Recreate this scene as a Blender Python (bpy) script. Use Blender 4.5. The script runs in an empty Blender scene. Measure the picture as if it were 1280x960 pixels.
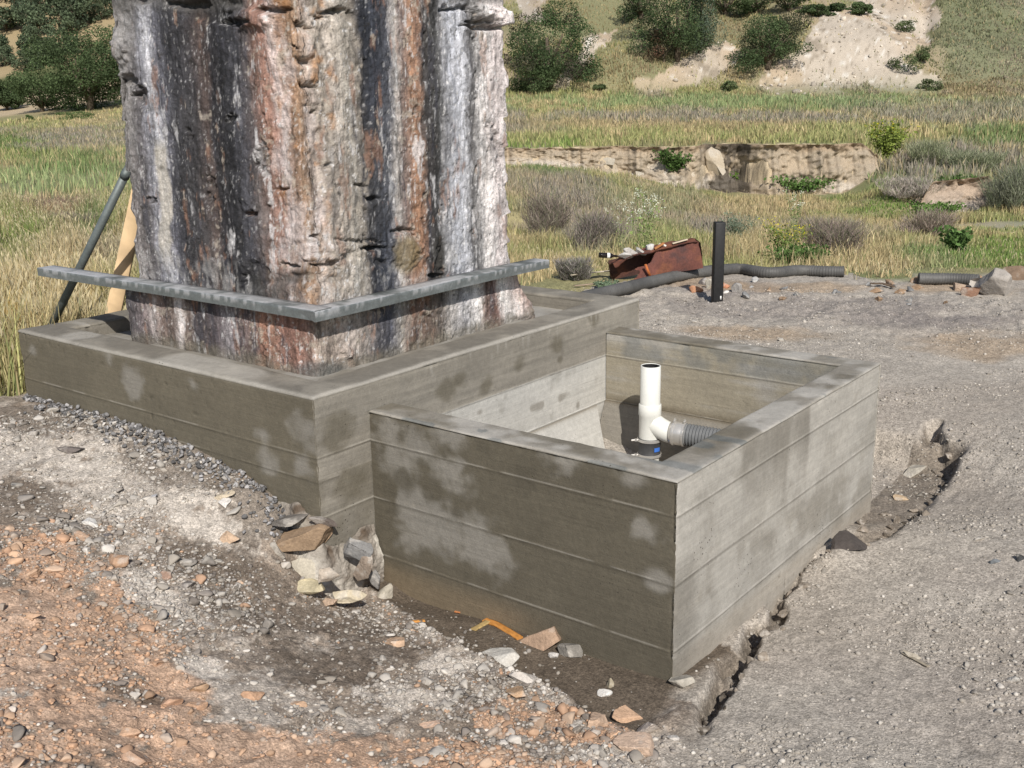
import bpy, math, random
import numpy as np
from mathutils import Vector, Matrix
rng = np.random.default_rng(7); random.seed(7)
sc = bpy.context.scene

# ------------------------------------------------------------------ camera
FPX, PITCH, ROLL, CH = 1336.36, 0.2661, -0.0173, 2.2623
cam_d = bpy.data.cameras.new('camera'); cam = bpy.data.objects.new('camera', cam_d); sc.collection.objects.link(cam)
cam_d.sensor_width = 36; cam_d.lens = FPX / 1280 * 36; cam_d.clip_start = 0.05; cam_d.clip_end = 3000
c_, s_ = math.cos(PITCH), math.sin(PITCH); cr, sr = math.cos(ROLL), math.sin(ROLL)
fwd = Vector((0, c_, -s_)); up0 = Vector((0, s_, c_)); rt0 = Vector((1, 0, 0))
upv = cr * up0 - sr * rt0; rtv = cr * rt0 + sr * up0
M = Matrix((rtv, upv, -fwd)).transposed().to_4x4(); M.translation = Vector((0, 0, CH)); cam.matrix_world = M
sc.camera = cam
# ------------------------------------------------------------------ world, sun, exposure
SUN_AZ, SUN_EL = 170.5, 39.0       # azimuth clockwise from +Y (view direction)
w = bpy.data.worlds.new('World'); sc.world = w; w.use_nodes = True
nt = w.node_tree; nt.nodes.clear()
sky = nt.nodes.new('ShaderNodeTexSky'); sky.sky_type = 'NISHITA'; sky.sun_disc = False
sky.sun_elevation = math.radians(SUN_EL); sky.sun_rotation = math.radians(SUN_AZ)
bg = nt.nodes.new('ShaderNodeBackground'); bg.inputs[1].default_value = 0.095
wo = nt.nodes.new('ShaderNodeOutputWorld'); nt.links.new(sky.outputs[0], bg.inputs[0]); nt.links.new(bg.outputs[0], wo.inputs[0])
sd = bpy.data.lights.new('sun', 'SUN'); sd.energy = 4.9; sd.angle = math.radians(0.53); sd.color = (1.0, 0.95, 0.87)
sun = bpy.data.objects.new('sun', sd); sc.collection.objects.link(sun)
az, el = math.radians(SUN_AZ), math.radians(SUN_EL)
sundir = Vector((math.sin(az) * math.cos(el), math.cos(az) * math.cos(el), math.sin(el)))
sun.rotation_euler = sundir.to_track_quat('Z', 'Y').to_euler(); sun.location = (0, -5, 20)
sc.view_settings.view_transform = 'Standard'; sc.view_settings.look = 'None'
sc.view_settings.exposure = 0.1; sc.view_settings.gamma = 1.0
sc.render.engine = 'CYCLES'

# ------------------------------------------------------------------ pixel <-> world helpers (photo pixels 1280x960)
TH, CX, CY = 0.9074, 0.613, 3.763
Uv = np.array([-math.sin(TH), math.cos(TH)]); Vv = np.array([math.cos(TH), math.sin(TH)]); C0 = np.array([CX, CY])
def ray(x, y):
    a, b = x - 640, y - 480
    px = cr * a + sr * b; py = -sr * a + cr * b; upp = -py
    return np.array([px, FPX * c_ + upp * s_, -FPX * s_ + upp * c_])
def atz(x, y, z):
    r = ray(x, y); t = (z - CH) / r[2]; return np.array([r[0] * t, r[1] * t, z])
def aty(x, y, Y):
    r = ray(x, y); return r * Y / r[1] + np.array([0, 0, CH])
def uvz(u, v, z):
    q = C0 + u * Uv + v * Vv; return np.array([q[0], q[1], z])
def touv(x, y): return (x - CX) * Uv[0] + (y - CY) * Uv[1], (x - CX) * Vv[0] + (y - CY) * Vv[1]
def on_v(x, y, v):
    r = ray(x, y); t = (C0 @ Vv + v) / (r[:2] @ Vv); q = r * t; return touv(q[0], q[1])[0], q[2] + CH
def on_u(x, y, u):
    r = ray(x, y); t = (C0 @ Uv + u) / (r[:2] @ Uv); q = r * t; return touv(q[0], q[1])[1], q[2] + CH
def proj(x, y, z):
    z = z - CH; d = y * c_ - z * s_; upp = y * s_ + z * c_; d = np.maximum(d, 1e-3)
    px = FPX * x / d; py = -FPX * upp / d
    return 640 + cr * px - sr * py, 480 + sr * px + cr * py

# ------------------------------------------------------------------ noise
def _h(i, j, k, seed):
    n = (i.astype(np.int64) * 374761393 + j.astype(np.int64) * 668265263 + k.astype(np.int64) * 2147483647 + seed * 974634777) & 0xFFFFFFFF
    n = ((n ^ (n >> 13)) * 1274126177) & 0xFFFFFFFF
    n = ((n ^ (n >> 16)) * 2246822519) & 0xFFFFFFFF
    return ((n ^ (n >> 15)) & 0xFFFFFF) / float(0xFFFFFF)
def noise(x, y, z=None, seed=0):
    x = np.asarray(x, float); y = np.asarray(y, float) + 0 * x
    z = 0 * x if z is None else np.asarray(z, float) + 0 * x
    i, j, k = np.floor(x), np.floor(y), np.floor(z); fx, fy, fz = x - i, y - j, z - k
    fx = fx * fx * (3 - 2 * fx); fy = fy * fy * (3 - 2 * fy); fz = fz * fz * (3 - 2 * fz)
    r = 0
    for a in (0, 1):
        for b in (0, 1):
            for c in (0, 1):
                r = r + _h(i + a, j + b, k + c, seed) * (fx if a else 1 - fx) * (fy if b else 1 - fy) * (fz if c else 1 - fz)
    return r * 2 - 1
def fbm(x, y, z=None, o=4, seed=0, g=0.5):
    r = 0; a = 1; t = 0
    for q in range(o):
        f = 2 ** q
        r = r + a * noise(np.asarray(x) * f, np.asarray(y) * f, None if z is None else np.asarray(z) * f, seed + q * 17); t += a; a *= g
    return r / t
def sm(a, b, x):
    t = np.clip((x - a) / (b - a), 0, 1); return t * t * (3 - 2 * t)
def mix(a, b, t):
    t = np.asarray(t)[..., None]; return np.asarray(a) * (1 - t) + np.asarray(b) * t

# ------------------------------------------------------------------ mesh / object helpers
def mesh_np(name, V, F, col=None, smooth=False):
    V = np.ascontiguousarray(V, np.float32); F = np.ascontiguousarray(F, np.int32); k = F.shape[1]
    me = bpy.data.meshes.new(name)
    me.vertices.add(len(V)); me.vertices.foreach_set('co', V.ravel())
    me.loops.add(F.size); me.loops.foreach_set('vertex_index', F.ravel())
    me.polygons.add(len(F)); me.polygons.foreach_set('loop_start', np.arange(0, F.size, k, dtype=np.int32))
    me.polygons.foreach_set('loop_total', np.full(len(F), k, np.int32))
    if smooth: me.polygons.foreach_set('use_smooth', np.ones(len(F), bool))
    me.update(calc_edges=True)
    if col is not None:
        col = np.asarray(col, np.float32)
        if col.ndim == 1: col = np.tile(col, (len(V), 1))
        a = me.color_attributes.new('col', 'FLOAT_COLOR', 'POINT')
        rgba = np.ones((len(V), 4), np.float32); rgba[:, :3] = np.clip(col, 0.003, 0.95); a.data.foreach_set('color', rgba.ravel())
    return me
def link(name, me, mat=None, parent=None, loc=None, kind=None, label=None, cat=None, group=None):
    o = bpy.data.objects.new(name, me); sc.collection.objects.link(o)
    if mat is not None and me is not None and not me.materials: me.materials.append(mat)
    if parent is not None: o.parent = parent
    if loc is not None: o.location = loc
    if kind: o['kind'] = kind
    if label: o['label'] = label
    if cat: o['category'] = cat
    if group: o['group'] = group
    return o
def thing(name, label, cat, loc=(0, 0, 0), group=None):
    return link(name, None, None, None, loc, None, label, cat, group)
def grid_faces(nr, nc, off=0, flip=False):
    i = np.arange(nr - 1)[:, None] * nc + np.arange(nc - 1)[None, :]
    f = np.stack([i, i + 1, i + nc + 1, i + nc], -1).reshape(-1, 4) + off
    return f[:, ::-1] if flip else f
class MB:
    """collects quads into one mesh"""
    def __init__(s): s.V = []; s.F = []; s.C = []; s.n = 0
    def add(s, V, F, col=(.5, .5, .5)):
        V = np.asarray(V, float); F = np.asarray(F)
        if F.shape[1] == 3: F = np.concatenate([F, F[:, 2:3]], 1)
        s.V.append(V); s.F.append(F + s.n); col = np.asarray(col, float)
        s.C.append(np.tile(col, (len(V), 1)) if col.ndim == 1 else col); s.n += len(V); return s
    def grid(s, P, col=(.5, .5, .5), flip=False):
        nr, nc = P.shape[:2]; return s.add(P.reshape(-1, 3), grid_faces(nr, nc, 0, flip), col if np.asarray(col).ndim == 1 else np.asarray(col).reshape(-1, 3))
    def tube(s, pts, r, n=12, col=(.5, .5, .5), cap=True):
        pts = np.asarray(pts, float); m = len(pts); r = np.broadcast_to(np.asarray(r, float), (m,))
        t = np.gradient(pts, axis=0); t /= np.linalg.norm(t, axis=1)[:, None]
        a = np.array([0, 0, 1.]) if abs(t[0][2]) < .9 else np.array([1., 0, 0]); rings = []
        for i in range(m):
            b = np.cross(t[i], a); b /= np.linalg.norm(b); a = np.cross(b, t[i])
            th = np.linspace(0, 2 * np.pi, n, endpoint=False)
            rings.append(pts[i] + r[i] * (np.cos(th)[:, None] * a + np.sin(th)[:, None] * b))
        P = np.array(rings); base = P.reshape(-1, 3); F = []
        for i in range(m - 1):
            for j in range(n):
                F.append([i * n + j, i * n + (j + 1) % n, (i + 1) * n + (j + 1) % n, (i + 1) * n + j])
        V = base
        if cap:
            V = np.vstack([V, pts[0], pts[-1]]); k0 = m * n
            for j in range(n):
                F.append([k0, (j + 1) % n, j, j]); F.append([k0 + 1, (m - 1) * n + j, (m - 1) * n + (j + 1) % n, (m - 1) * n + (j + 1) % n])
        return s.add(V, F, col)
    def box(s, o, ax, ay, az_, col=(.5, .5, .5), r=0.0):
        """box: centre o, half vectors"""
        o, ax, ay, az_ = [np.asarray(q, float) for q in (o, ax, ay, az_)]
        V = [o + a * ax + b * ay + c * az_ for a in (-1, 1) for b in (-1, 1) for c in (-1, 1)]
        F = [[0, 1, 3, 2], [4, 6, 7, 5], [0, 4, 5, 1], [2, 3, 7, 6], [0, 2, 6, 4], [1, 5, 7, 3]]
        return s.add(V, F, col)
    def mesh(s, name, smooth=False):
        V = np.vstack(s.V); F = np.vstack(s.F); C = np.vstack(s.C)
        tri = F[:, 2] == F[:, 3]
        if not tri.any(): return mesh_np(name, V, F, C, smooth)
        me = bpy.data.meshes.new(name)
        me.from_pydata(V.tolist(), [], [f[:3] if t else f for f, t in zip(F.tolist(), tri)]); 
        if smooth: me.polygons.foreach_set('use_smooth', np.ones(len(F), bool))
        a = me.color_attributes.new('col', 'FLOAT_COLOR', 'POINT'); rgba = np.ones((len(V), 4), np.float32); rgba[:, :3] = C
        a.data.foreach_set('color', rgba.ravel()); me.update(); return me
    def obj(s, name, mat, parent=None, smooth=False, bevel=0, **k):
        o = link(name, s.mesh(name, smooth), mat, parent, **k)
        if bevel:
            b = o.modifiers.new('bevel', 'BEVEL'); b.width = bevel; b.segments = 2; b.limit_method = 'ANGLE'
        return o

# ------------------------------------------------------------------ materials
def mat(name, rough=.9, metal=0., spec=.3, layers=(), bumps=(), cell=None, transl=0., wetrough=None, base=None):
    """colour attribute times noise layers [(scale, detail, amount)], bumps [(type, scale, distance, strength)]"""
    m = bpy.data.materials.new(name); m.use_nodes = True; n = m.node_tree.nodes; L = m.node_tree.links; n.clear()
    out = n.new('ShaderNodeOutputMaterial'); bs = n.new('ShaderNodeBsdfPrincipled'); L.new(bs.outputs[0], out.inputs[0])
    bs.inputs['Roughness'].default_value = rough; bs.inputs['Metallic'].default_value = metal; bs.inputs['Specular IOR Level'].default_value = spec
    if base is None:
        at = n.new('ShaderNodeAttribute'); at.attribute_name = 'col'; c = at.outputs['Color']
    else:
        q = n.new('ShaderNodeRGB'); q.outputs[0].default_value = (*base, 1); c = q.outputs[0]
    tc = n.new('ShaderNodeTexCoord')
    def mul(c, f):
        x = n.new('ShaderNodeMix'); x.data_type = 'RGBA'; x.blend_type = 'MULTIPLY'; x.inputs[0].default_value = 1
        L.new(c, x.inputs[6]); L.new(f, x.inputs[7]); return x.outputs[2]
    for sc_, det, am in layers:
        t = n.new('ShaderNodeTexNoise'); t.inputs['Scale'].default_value = sc_; t.inputs['Detail'].default_value = det; t.inputs['Roughness'].default_value = .65
        L.new(tc.outputs['Object'], t.inputs[0]); r = n.new('ShaderNodeMapRange')
        r.inputs[1].default_value = .25; r.inputs[2].default_value = .75; r.inputs[3].default_value = 1 - am; r.inputs[4].default_value = 1 + am
        L.new(t.outputs[0], r.inputs[0]); c = mul(c, r.outputs[0])
    if cell:
        for sc_, am in cell:
            t = n.new('ShaderNodeTexVoronoi'); t.inputs['Scale'].default_value = sc_; L.new(tc.outputs['Object'], t.inputs[0])
            sp = n.new('ShaderNodeSeparateColor'); L.new(t.outputs['Color'], sp.inputs[0]); r = n.new('ShaderNodeMapRange')
            r.inputs[3].default_value = 1 - am; r.inputs[4].default_value = 1 + am; L.new(sp.outputs[0], r.inputs[0]); c = mul(c, r.outputs[0])
    L.new(c, bs.inputs['Base Color'])
    prev = None
    for ty, sc_, dist, st in bumps:
        if ty == 'N':
            t = n.new('ShaderNodeTexNoise'); t.inputs['Detail'].default_value = 6; t.inputs['Roughness'].default_value = .65; o = t.outputs[0]
        else:
            t = n.new('ShaderNodeTexVoronoi'); o = t.outputs['Distance']
        t.inputs['Scale'].default_value = sc_; L.new(tc.outputs['Object'], t.inputs[0])
        b = n.new('ShaderNodeBump'); b.inputs['Distance'].default_value = dist; b.inputs['Strength'].default_value = st; b.invert = (ty == 'V')
        L.new(o, b.inputs['Height'])
        if prev: L.new(prev, b.inputs['Normal'])
        prev = b.outputs[0]
    if prev: L.new(prev, bs.inputs['Normal'])
    if transl:
        tr = n.new('ShaderNodeBsdfTranslucent'); L.new(c, tr.inputs[0]); mx = n.new('ShaderNodeMixShader'); mx.inputs[0].default_value = transl
        L.new(bs.outputs[0], mx.inputs[1]); L.new(tr.outputs[0], mx.inputs[2]); L.new(mx.outputs[0], out.inputs[0])
    return m
M_ground = mat('soil', .95, spec=.12, layers=[(12, 9, .16), (45, 9, .22)], cell=[(190, .30), (95, .2), (40, .1)], bumps=[('V', 110, .003, .6), ('N', 60, .004, .6), ('N', 220, .002, .8)])
M_stone = mat('stone', .9, spec=.2, layers=[(14, 6, .2), (90, 4, .22)], bumps=[('N', 25, .012, .8), ('N', 120, .004, .7)])
M_pebble = mat('pebble', .92, spec=.2, layers=[(60, 3, .12)])
def bugholes(m):
    n = m.node_tree.nodes; L = m.node_tree.links; bs = next(q for q in n if q.type == 'BSDF_PRINCIPLED'); tc = next(q for q in n if q.type == 'TEX_COORD')
    v = n.new('ShaderNodeTexVoronoi'); v.inputs['Scale'].default_value = 42; L.new(tc.outputs['Object'], v.inputs[0])
    nz = n.new('ShaderNodeTexNoise'); nz.inputs['Scale'].default_value = 3.2; nz.inputs['Detail'].default_value = 3; L.new(tc.outputs['Object'], nz.inputs[0])
    th = n.new('ShaderNodeMapRange'); th.inputs[1].default_value = .42; th.inputs[2].default_value = .72; th.inputs[3].default_value = .0; th.inputs[4].default_value = .17; L.new(nz.outputs[0], th.inputs[0])
    lt = n.new('ShaderNodeMath'); lt.operation = 'SUBTRACT'; L.new(th.outputs[0], lt.inputs[0]); L.new(v.outputs['Distance'], lt.inputs[1])
    st = n.new('ShaderNodeMapRange'); st.inputs[1].default_value = 0; st.inputs[2].default_value = .05; L.new(lt.outputs[0], st.inputs[0])
    mp = n.new('ShaderNodeMapping'); mp.inputs['Scale'].default_value = (2.2, 2.2, 75); L.new(tc.outputs['Object'], mp.inputs[0])
    gr = n.new('ShaderNodeTexNoise'); gr.inputs['Scale'].default_value = 1; gr.inputs['Detail'].default_value = 5; gr.inputs['Distortion'].default_value = .8; L.new(mp.outputs[0], gr.inputs[0])
    cl = bs.inputs['Base Color'].links[0].from_socket
    g2 = n.new('ShaderNodeMapRange'); g2.inputs[1].default_value = .3; g2.inputs[2].default_value = .7; g2.inputs[3].default_value = .92; g2.inputs[4].default_value = 1.07; L.new(gr.outputs[0], g2.inputs[0])
    a = n.new('ShaderNodeMix'); a.data_type = 'RGBA'; a.blend_type = 'MULTIPLY'; a.inputs[0].default_value = 1; L.new(cl, a.inputs[6]); L.new(g2.outputs[0], a.inputs[7])
    b = n.new('ShaderNodeMix'); b.data_type = 'RGBA'; L.new(st.outputs[0], b.inputs[0]); L.new(a.outputs[2], b.inputs[6]); b.inputs[7].default_value = (.085, .075, .06, 1); L.new(b.outputs[2], bs.inputs['Base Color'])
    nl = bs.inputs['Normal'].links[0].from_socket
    b1 = n.new('ShaderNodeBump'); b1.invert = True; b1.inputs['Distance'].default_value = .006; L.new(st.outputs[0], b1.inputs['Height']); L.new(nl, b1.inputs['Normal'])
    b2 = n.new('ShaderNodeBump'); b2.inputs['Distance'].default_value = .0015; b2.inputs['Strength'].default_value = .6; L.new(gr.outputs[0], b2.inputs['Height']); L.new(b1.outputs[0], b2.inputs['Normal']); L.new(b2.outputs[0], bs.inputs['Normal'])
M_conc = mat('board_formed_concrete', .82, spec=.25, layers=[(5, 7, .12), (35, 6, .13), (180, 3, .12)], bumps=[('N', 60, .004, .6), ('N', 300, .0015, .7)])
bugholes(M_conc)
M_mason = mat('stained_masonry', .88, spec=.2, layers=[(22, 8, .22), (110, 6, .34)], bumps=[('N', 30, .02, .7), ('N', 130, .007, .9)])
M_grass = mat('grass', .85, spec=.15, transl=.32)
M_leaf = mat('leaf', .9, spec=.05, transl=.2)
M_bark = mat('bark', .95, spec=.1, layers=[(20, 5, .3)], bumps=[('N', 20, .02, .8)])
M_metal = mat('galvanised_steel', .55, metal=.35, spec=.4, layers=[(18, 6, .2), (90, 4, .2)], bumps=[('N', 90, .001, .5)])
M_pvc = mat('white_pvc', .4, spec=.4, base=(.66, .66, .62), layers=[(12, 6, .06), (60, 4, .04)])
M_black = mat('black_plastic', .55, spec=.35, base=(.014, .014, .015), layers=[(40, 5, .4)], bumps=[('N', 60, .001, .4)])
M_rubber = mat('dark_rubber', .6, spec=.4, layers=[(40, 4, .2)])
M_steelband = mat('stainless_band', .3, metal=.5, spec=.6, base=(.55, .53, .50))
M_rust = mat('rusty_steel', .8, metal=.1, spec=.3, layers=[(6, 7, .35), (60, 5, .3)], bumps=[('N', 60, .003, .6)])
M_wood = mat('wood', .8, spec=.2, layers=[(8, 6, .15)])
M_glass = mat('dark_glass', .08, spec=.6, base=(.012, .008, .006))
M_paper = mat('white_label', .6, base=(.75, .75, .73))
M_blue = mat('blue_label', .5, base=(.05, .16, .55))

# ------------------------------------------------------------------ terrain height
ctrl = []
for px, py, z in [(480,740,.0),(560,790,.05),(650,836,.05),(740,886,.045),(0,500,.6),(0,600,.55),(150,600,.5),(300,650,.4),(340,722,.24),(0,750,.5),(200,750,.35),(400,760,.12),(470,760,.06),(0,960,.5),(300,960,.3),(600,960,.15),(850,955,.04),(980,900,.04),(1010,735,0.0),(1040,700,.03),(1280,960,.10),(1280,750,.12),(1160,660,.12),(1225,560,.23),(1280,600,.2),(1280,480,.28),(1000,430,.33),(850,400,.35),(895,378,.33),(750,372,.36),(1280,370,.30),(1050,350,.3),(0,455,.52)]:
    q = atz(px, py, z); ctrl.append(q)
for u, v, z in [(4.14,-.36,.59),(3.3,-.36,.605),(2.7,-.36,.60),(2.2,-.36,.53),(1.9,-.36,.47),(1.6,-.5,.2),(1.0,-.1,.0),(.3,-.1,0),(1.55,-.1,0),(-.1,.6,0),(-.3,2.5,.05),(.8,2.6,.2),(2.5,3,.4),(4.3,1,.5),(4.6,2.5,.45),(5,-.5,.5)]:
    ctrl.append(uvz(u, v, z))
for x, y, z in [(-2,-1,.6),(0,0,.55),(2,0,.35),(5,0,.3),(-5,1,.6),(5,5,.4),(-6,6,.5),(7,10,.3),(-6,12,.15),(-3,12,.15),(0,13,.25)]:
    ctrl.append(np.array([x, y, z]))
ctrl = np.array(ctrl, float)
def _tps(r2): return .5 * r2 * np.log(r2 + 1e-9)
_n = len(ctrl); _A = np.zeros((_n + 3, _n + 3)); _d = ((ctrl[:, None, :2] - ctrl[None, :, :2]) ** 2).sum(-1)
_A[:_n, :_n] = _tps(_d) + np.eye(_n) * .03; _A[:_n, _n] = 1; _A[:_n, _n + 1:] = ctrl[:, :2]; _A[_n:, :_n] = _A[:_n, _n:].T
_w = np.linalg.solve(_A, np.concatenate([ctrl[:, 2], np.zeros(3)]))
def site_z(x, y):
    s = x.shape; x = x.ravel(); y = y.ravel(); o = np.empty_like(x)
    for i in range(0, len(x), 200000):
        X = x[i:i+200000]; Y = y[i:i+200000]
        r2 = (X[:, None] - ctrl[None, :, 0]) ** 2 + (Y[:, None] - ctrl[None, :, 1]) ** 2
        o[i:i+200000] = _tps(r2) @ _w[:_n] + _w[_n] + _w[_n + 1] * X + _w[_n + 2] * Y
    return o.reshape(s)
def pl(y, pts):
    p = np.array(pts, float); return np.interp(y, p[:, 0], p[:, 1])
def cliff_y(x):
    return 50.5 + 1.2 * fbm(x * .11, x * 0 + 3, o=3, seed=5) + .8 * fbm(x * .9, x * 0 + 1, o=5, seed=8, g=.7) + 1.8 * np.exp(-((x - 9.7) / .6) ** 2) + 1.9 * np.exp(-((x - 10.9) / .7) ** 2) + .8 * np.exp(-((x - 5.4) / .5) ** 2)
def far_z(x, y):
    a = 640 + 1385 * x / np.maximum(y, 1.)
    # left field
    zl = pl(y, [(10, .2), (30, -.25), (60, -.25), (100, .1), (128, .9), (150, 2.5), (175, 10), (260, 48), (420, 120), (800, 170)])
    zl = zl + np.clip((a - 0) / 150, 0, 1.2) * sm(90, 130, y) * (1 - sm(150, 170, y)) * 1.6
    # right: slope to the wash, cut bank, terrace, hill
    fl = np.interp(a, [560, 700, 800, 920, 1300], [-.9, -1.1, -1.6, -2.5, -2.6])
    zr = pl(y, [(10, .3), (12, .15), (16, -.3), (25, -1.1), (36, -2.2), (44, -2.5)]); zr = np.maximum(zr, fl + 0 * y)
    zr = np.where(y < 30, pl(y, [(10, .3), (12, .15), (16, -.3), (25, -1.05), (30, -1.5)]) * 1., zr)
    top = pl(y, [(48, -.3), (60, -.2), (75, .15), (100, 1.4), (112, 4.0)])
    cy_ = cliff_y(x); dq = (y - cy_ + .25 * noise(x * 2.5, y * 2.5, seed=18)) / .9; k = .5 * sm(0, .35, dq) + .18 * sm(.3, .8, dq) + .32 * sm(.75, 1.0, dq)
    A = zr * (1 - k) + top * k
    zb = pl(y + .5 * fbm(x * 1.2, y * 1.2, o=3, seed=64), [(10, .3), (12, .15), (16, -.3), (25, -1.15), (36, -2.5), (43, -2.65), (44, -1.7), (55, -1.2), (66, -.4), (80, .3), (100, 1.4), (112, 4.0)])
    zb2 = pl(y, [(10, .3), (12, .15), (16, -.3), (25, -1.15), (36, -2.5), (40, -2.5), (66, -.4), (80, .3), (100, 1.4), (112, 4.0)])
    kb = sm(1140, 1170, a + 14 * noise(x * .8, y * .8, seed=61)) * (1 - sm(1235, 1262, a + 14 * noise(x * .9, y * .9, seed=63))); B = zb2 * (1 - kb) + zb * kb
    kr = sm(1070, 1120, a + 12 * noise(x, y * .5, seed=4)); R = A * (1 - kr) + B * kr
    # hillside with a spur and gullies
    h = np.maximum(y - 106 - 4 * fbm(x * .05, x * 0, o=2, seed=31), 0)
    hill = h * (.40 + .05 * np.sin(x * .09 + 1)) + 1.1 * sm(0, 20, h) * fbm(x * .12, y * .04, o=4, seed=12) * 2.2
    gul = np.exp(-((a - 1165 + h * .6) / 14) ** 2) + np.exp(-((a - 760 - h * 1.2) / 22) ** 2)
    hill = hill - gul * sm(2, 15, h) * 1.4
    hill = np.where(h > 120, hill * 1.0, hill)
    R = R + hill
    t = sm(430, 600, a); return zl * (1 - t) + R * t
EDGE = np.array([atz(a, b, .3)[:2] for a, b in [(560,372),(640,366),(735,352),(760,328),(890,322),(930,330),(1062,336),(1076,351),(1140,351),(1150,344),(1232,346),(1300,338),(1500,338)]])
EDGE = np.vstack([[-40, 10.6], EDGE, [40, 11.]])
def yard(x, y):
    """metres beyond the edge of the dirt yard"""
    return y - np.interp(x, EDGE[:, 0], EDGE[:, 1])
def height(x, y, fine=True):
    x = np.asarray(x, float); y = np.asarray(y, float)
    lim = 10.9 + .3 * noise(x * .6, y * .6, seed=14); t = np.maximum(sm(0, 3.0, y - lim), sm(6, 10, np.abs(x)))
    z = np.empty_like(x); n = t < 1; f = t > 0
    zs = np.zeros_like(x); zf = np.zeros_like(x)
    if n.any(): zs[n] = near_z(x[n], y[n], fine)
    if f.any(): zf[f] = wide_z(x[f], y[f], fine)
    return zs * (1 - t) + zf * t
def wide_z(x, y, fine):
    zf = far_z(x, y)
    if fine:
        zf = zf + sm(9, 20, y) * .05 * fbm(x * .8, y * .8, o=4, seed=9)
    return zf
def near_z(x, y, fine):
    zs = site_z(x, y)
    u, v = touv(x, y)
    jag = .055 * fbm(u * 8, v * 8, o=5, seed=21, g=.6)
    # pit in front of the box
    rim = np.interp(u, [-.35, -.19, .1, .475, .87, 1.45, 1.7], [-.36, -.40, -.42, -.36, -.33, -.16, -.12])
    pit = sm(-.02, .05, v - rim + jag) * sm(-.13, -.05, u + .5 * jag) * (1 - sm(1.58, 1.64, u))* (v < .3)
    zs = zs * (1 - pit) + np.minimum(zs, .0 + .01 * fbm(u * 6, v * 6, seed=3)) * pit
    # rubble drop under the curb corner
    k = sm(-.62, -.15, v) * sm(1.78, 1.6, u + jag) * (v < 0) * sm(.8, 1.5, u)
    zs = zs * (1 - k) + np.minimum(zs, .02) * k
    # open crack / trench along the right side
    lip = np.interp(v, [-.35, -.1, .2, .42, .6, .75, .95, 1.3, 1.45, 1.6, 1.85, 2.1, 2.6, 3.0, 3.2], [-.30, -.24, -.19, -.15, -.10, -.15, -.04, -.02, -.08, -.17, -.26, -.24, -.23, -.15, -.05])
    wd = np.interp(v, [-.35, -.1, .2, .5, .7, .9, 1.3, 1.5, 1.7, 2.2, 2.7, 3.1, 3.3], [0, .04, .065, .035, .06, .03, .016, .05, .12, .20, .20, .1, 0])
    dd = u - (lip + .6 * jag)
    cr_ = sm(-.012, .015, dd) * (1 - sm(0, .05, dd - wd)) * (wd > .012)
    zs = zs - cr_ * np.interp(v, [-.3, .2, .75, 1.0, 1.3, 1.7, 2.2, 3], [.04, .13, .12, .07, .03, .10, .16, .10]) * (.75 + .5 * noise(u * 14, v * 14, seed=36))
    lump = np.exp(-((u + .1) / .10) ** 2 - ((v - 1.42) / .13) ** 2) * .05; zs = zs + lump
    # floor beyond the box inside the dug corner
    k = sm(-.30, -.2, u + .6 * jag) * sm(1.6, 1.9, v) * (1 - sm(2.92, 3.04, v + .6 * jag)) * (1 - sm(.9, 1.2, u))
    zs = zs * (1 - k) + (.015 + .03 * fbm(u * 5, v * 5, seed=6)) * k
    if fine:
        r = np.hypot(x, y); lf_ = np.clip(sm(-.4, .0, u) * (v < .0) + (u > 1.63), 0, 1)
        amp = (.010 + .012 * lf_) * (1 - pit * .8)
        zs = zs + amp * fbm(x * 5, y * 5, o=5, seed=1, g=.6) + (.0035 + .006 * lf_) * (1 - pit * .7) * fbm(x * 30, y * 30, o=3, seed=2, g=.7)
        bank = np.exp(-((r - 10.2) / 1.5) ** 2) * sm(0, .5, x); zs = zs + bank * .06 * fbm(x * 4, y * 4, o=4, seed=77, g=.7)
        crumb = sm(.25, .6, noise(x * 19, y * 19, seed=33)) * sm(-.2, .3, fbm(x * 1.7, y * 1.7, seed=34)); zs = zs + (.004 + .009 * lf_) * crumb * (1 - .8 * pit)
    return zs
def hz(x, y): return float(height(np.array([float(x)]), np.array([float(y)]))[0])
def drop(px, py, near=1.5, far=300.):
    r = ray(px, py); r = r / np.linalg.norm(r); t = np.geomspace(near, far, 4000)
    P = r[None] * t[:, None] + [0, 0, CH]; g = height(P[:, 0], P[:, 1]); k = np.argmax(P[:, 2] < g)
    return P[k]
# ------------------------------------------------------------------ terrain colour
GRY = np.array([.335, .302, .262]); ORG = np.array([.42, .285, .20]); DRK = np.array([.10, .08, .063]); PAL = np.array([.46, .415, .365])
MUD = np.array([.115, .092, .07]); TAN = np.array([.30, .215, .135])
def blob(x, y, px, py, rx, ry, zz=.3, jit=None):
    """soft patch of soil centred under a photo pixel, radii in pixels"""
    c = drop(px, py, 2, 30); e = atz(px + rx, py, c[2]) - atz(px, py, c[2]); g = atz(px, py + ry, c[2]) - atz(px, py, c[2])
    Mx = np.array([[e[0], g[0]], [e[1], g[1]]]); I = np.linalg.inv(Mx); dx, dy = x - c[0], y - c[1]
    a = I[0, 0] * dx + I[0, 1] * dy; b = I[1, 0] * dx + I[1, 1] * dy
    return 1 - sm(.55, 1.25, np.sqrt(a * a + b * b) + .45 * jit)
def inpoly(px, py, poly):
    r = np.zeros(px.shape, bool); n = len(poly)
    for i in range(n):
        x1, y1 = poly[i]; x2, y2 = poly[(i + 1) % n]
        c = ((y1 > py) != (y2 > py)); r ^= c & (px < (x2 - x1) * (py - y1) / (y2 - y1 + 1e-9) + x1)
    return r
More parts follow.
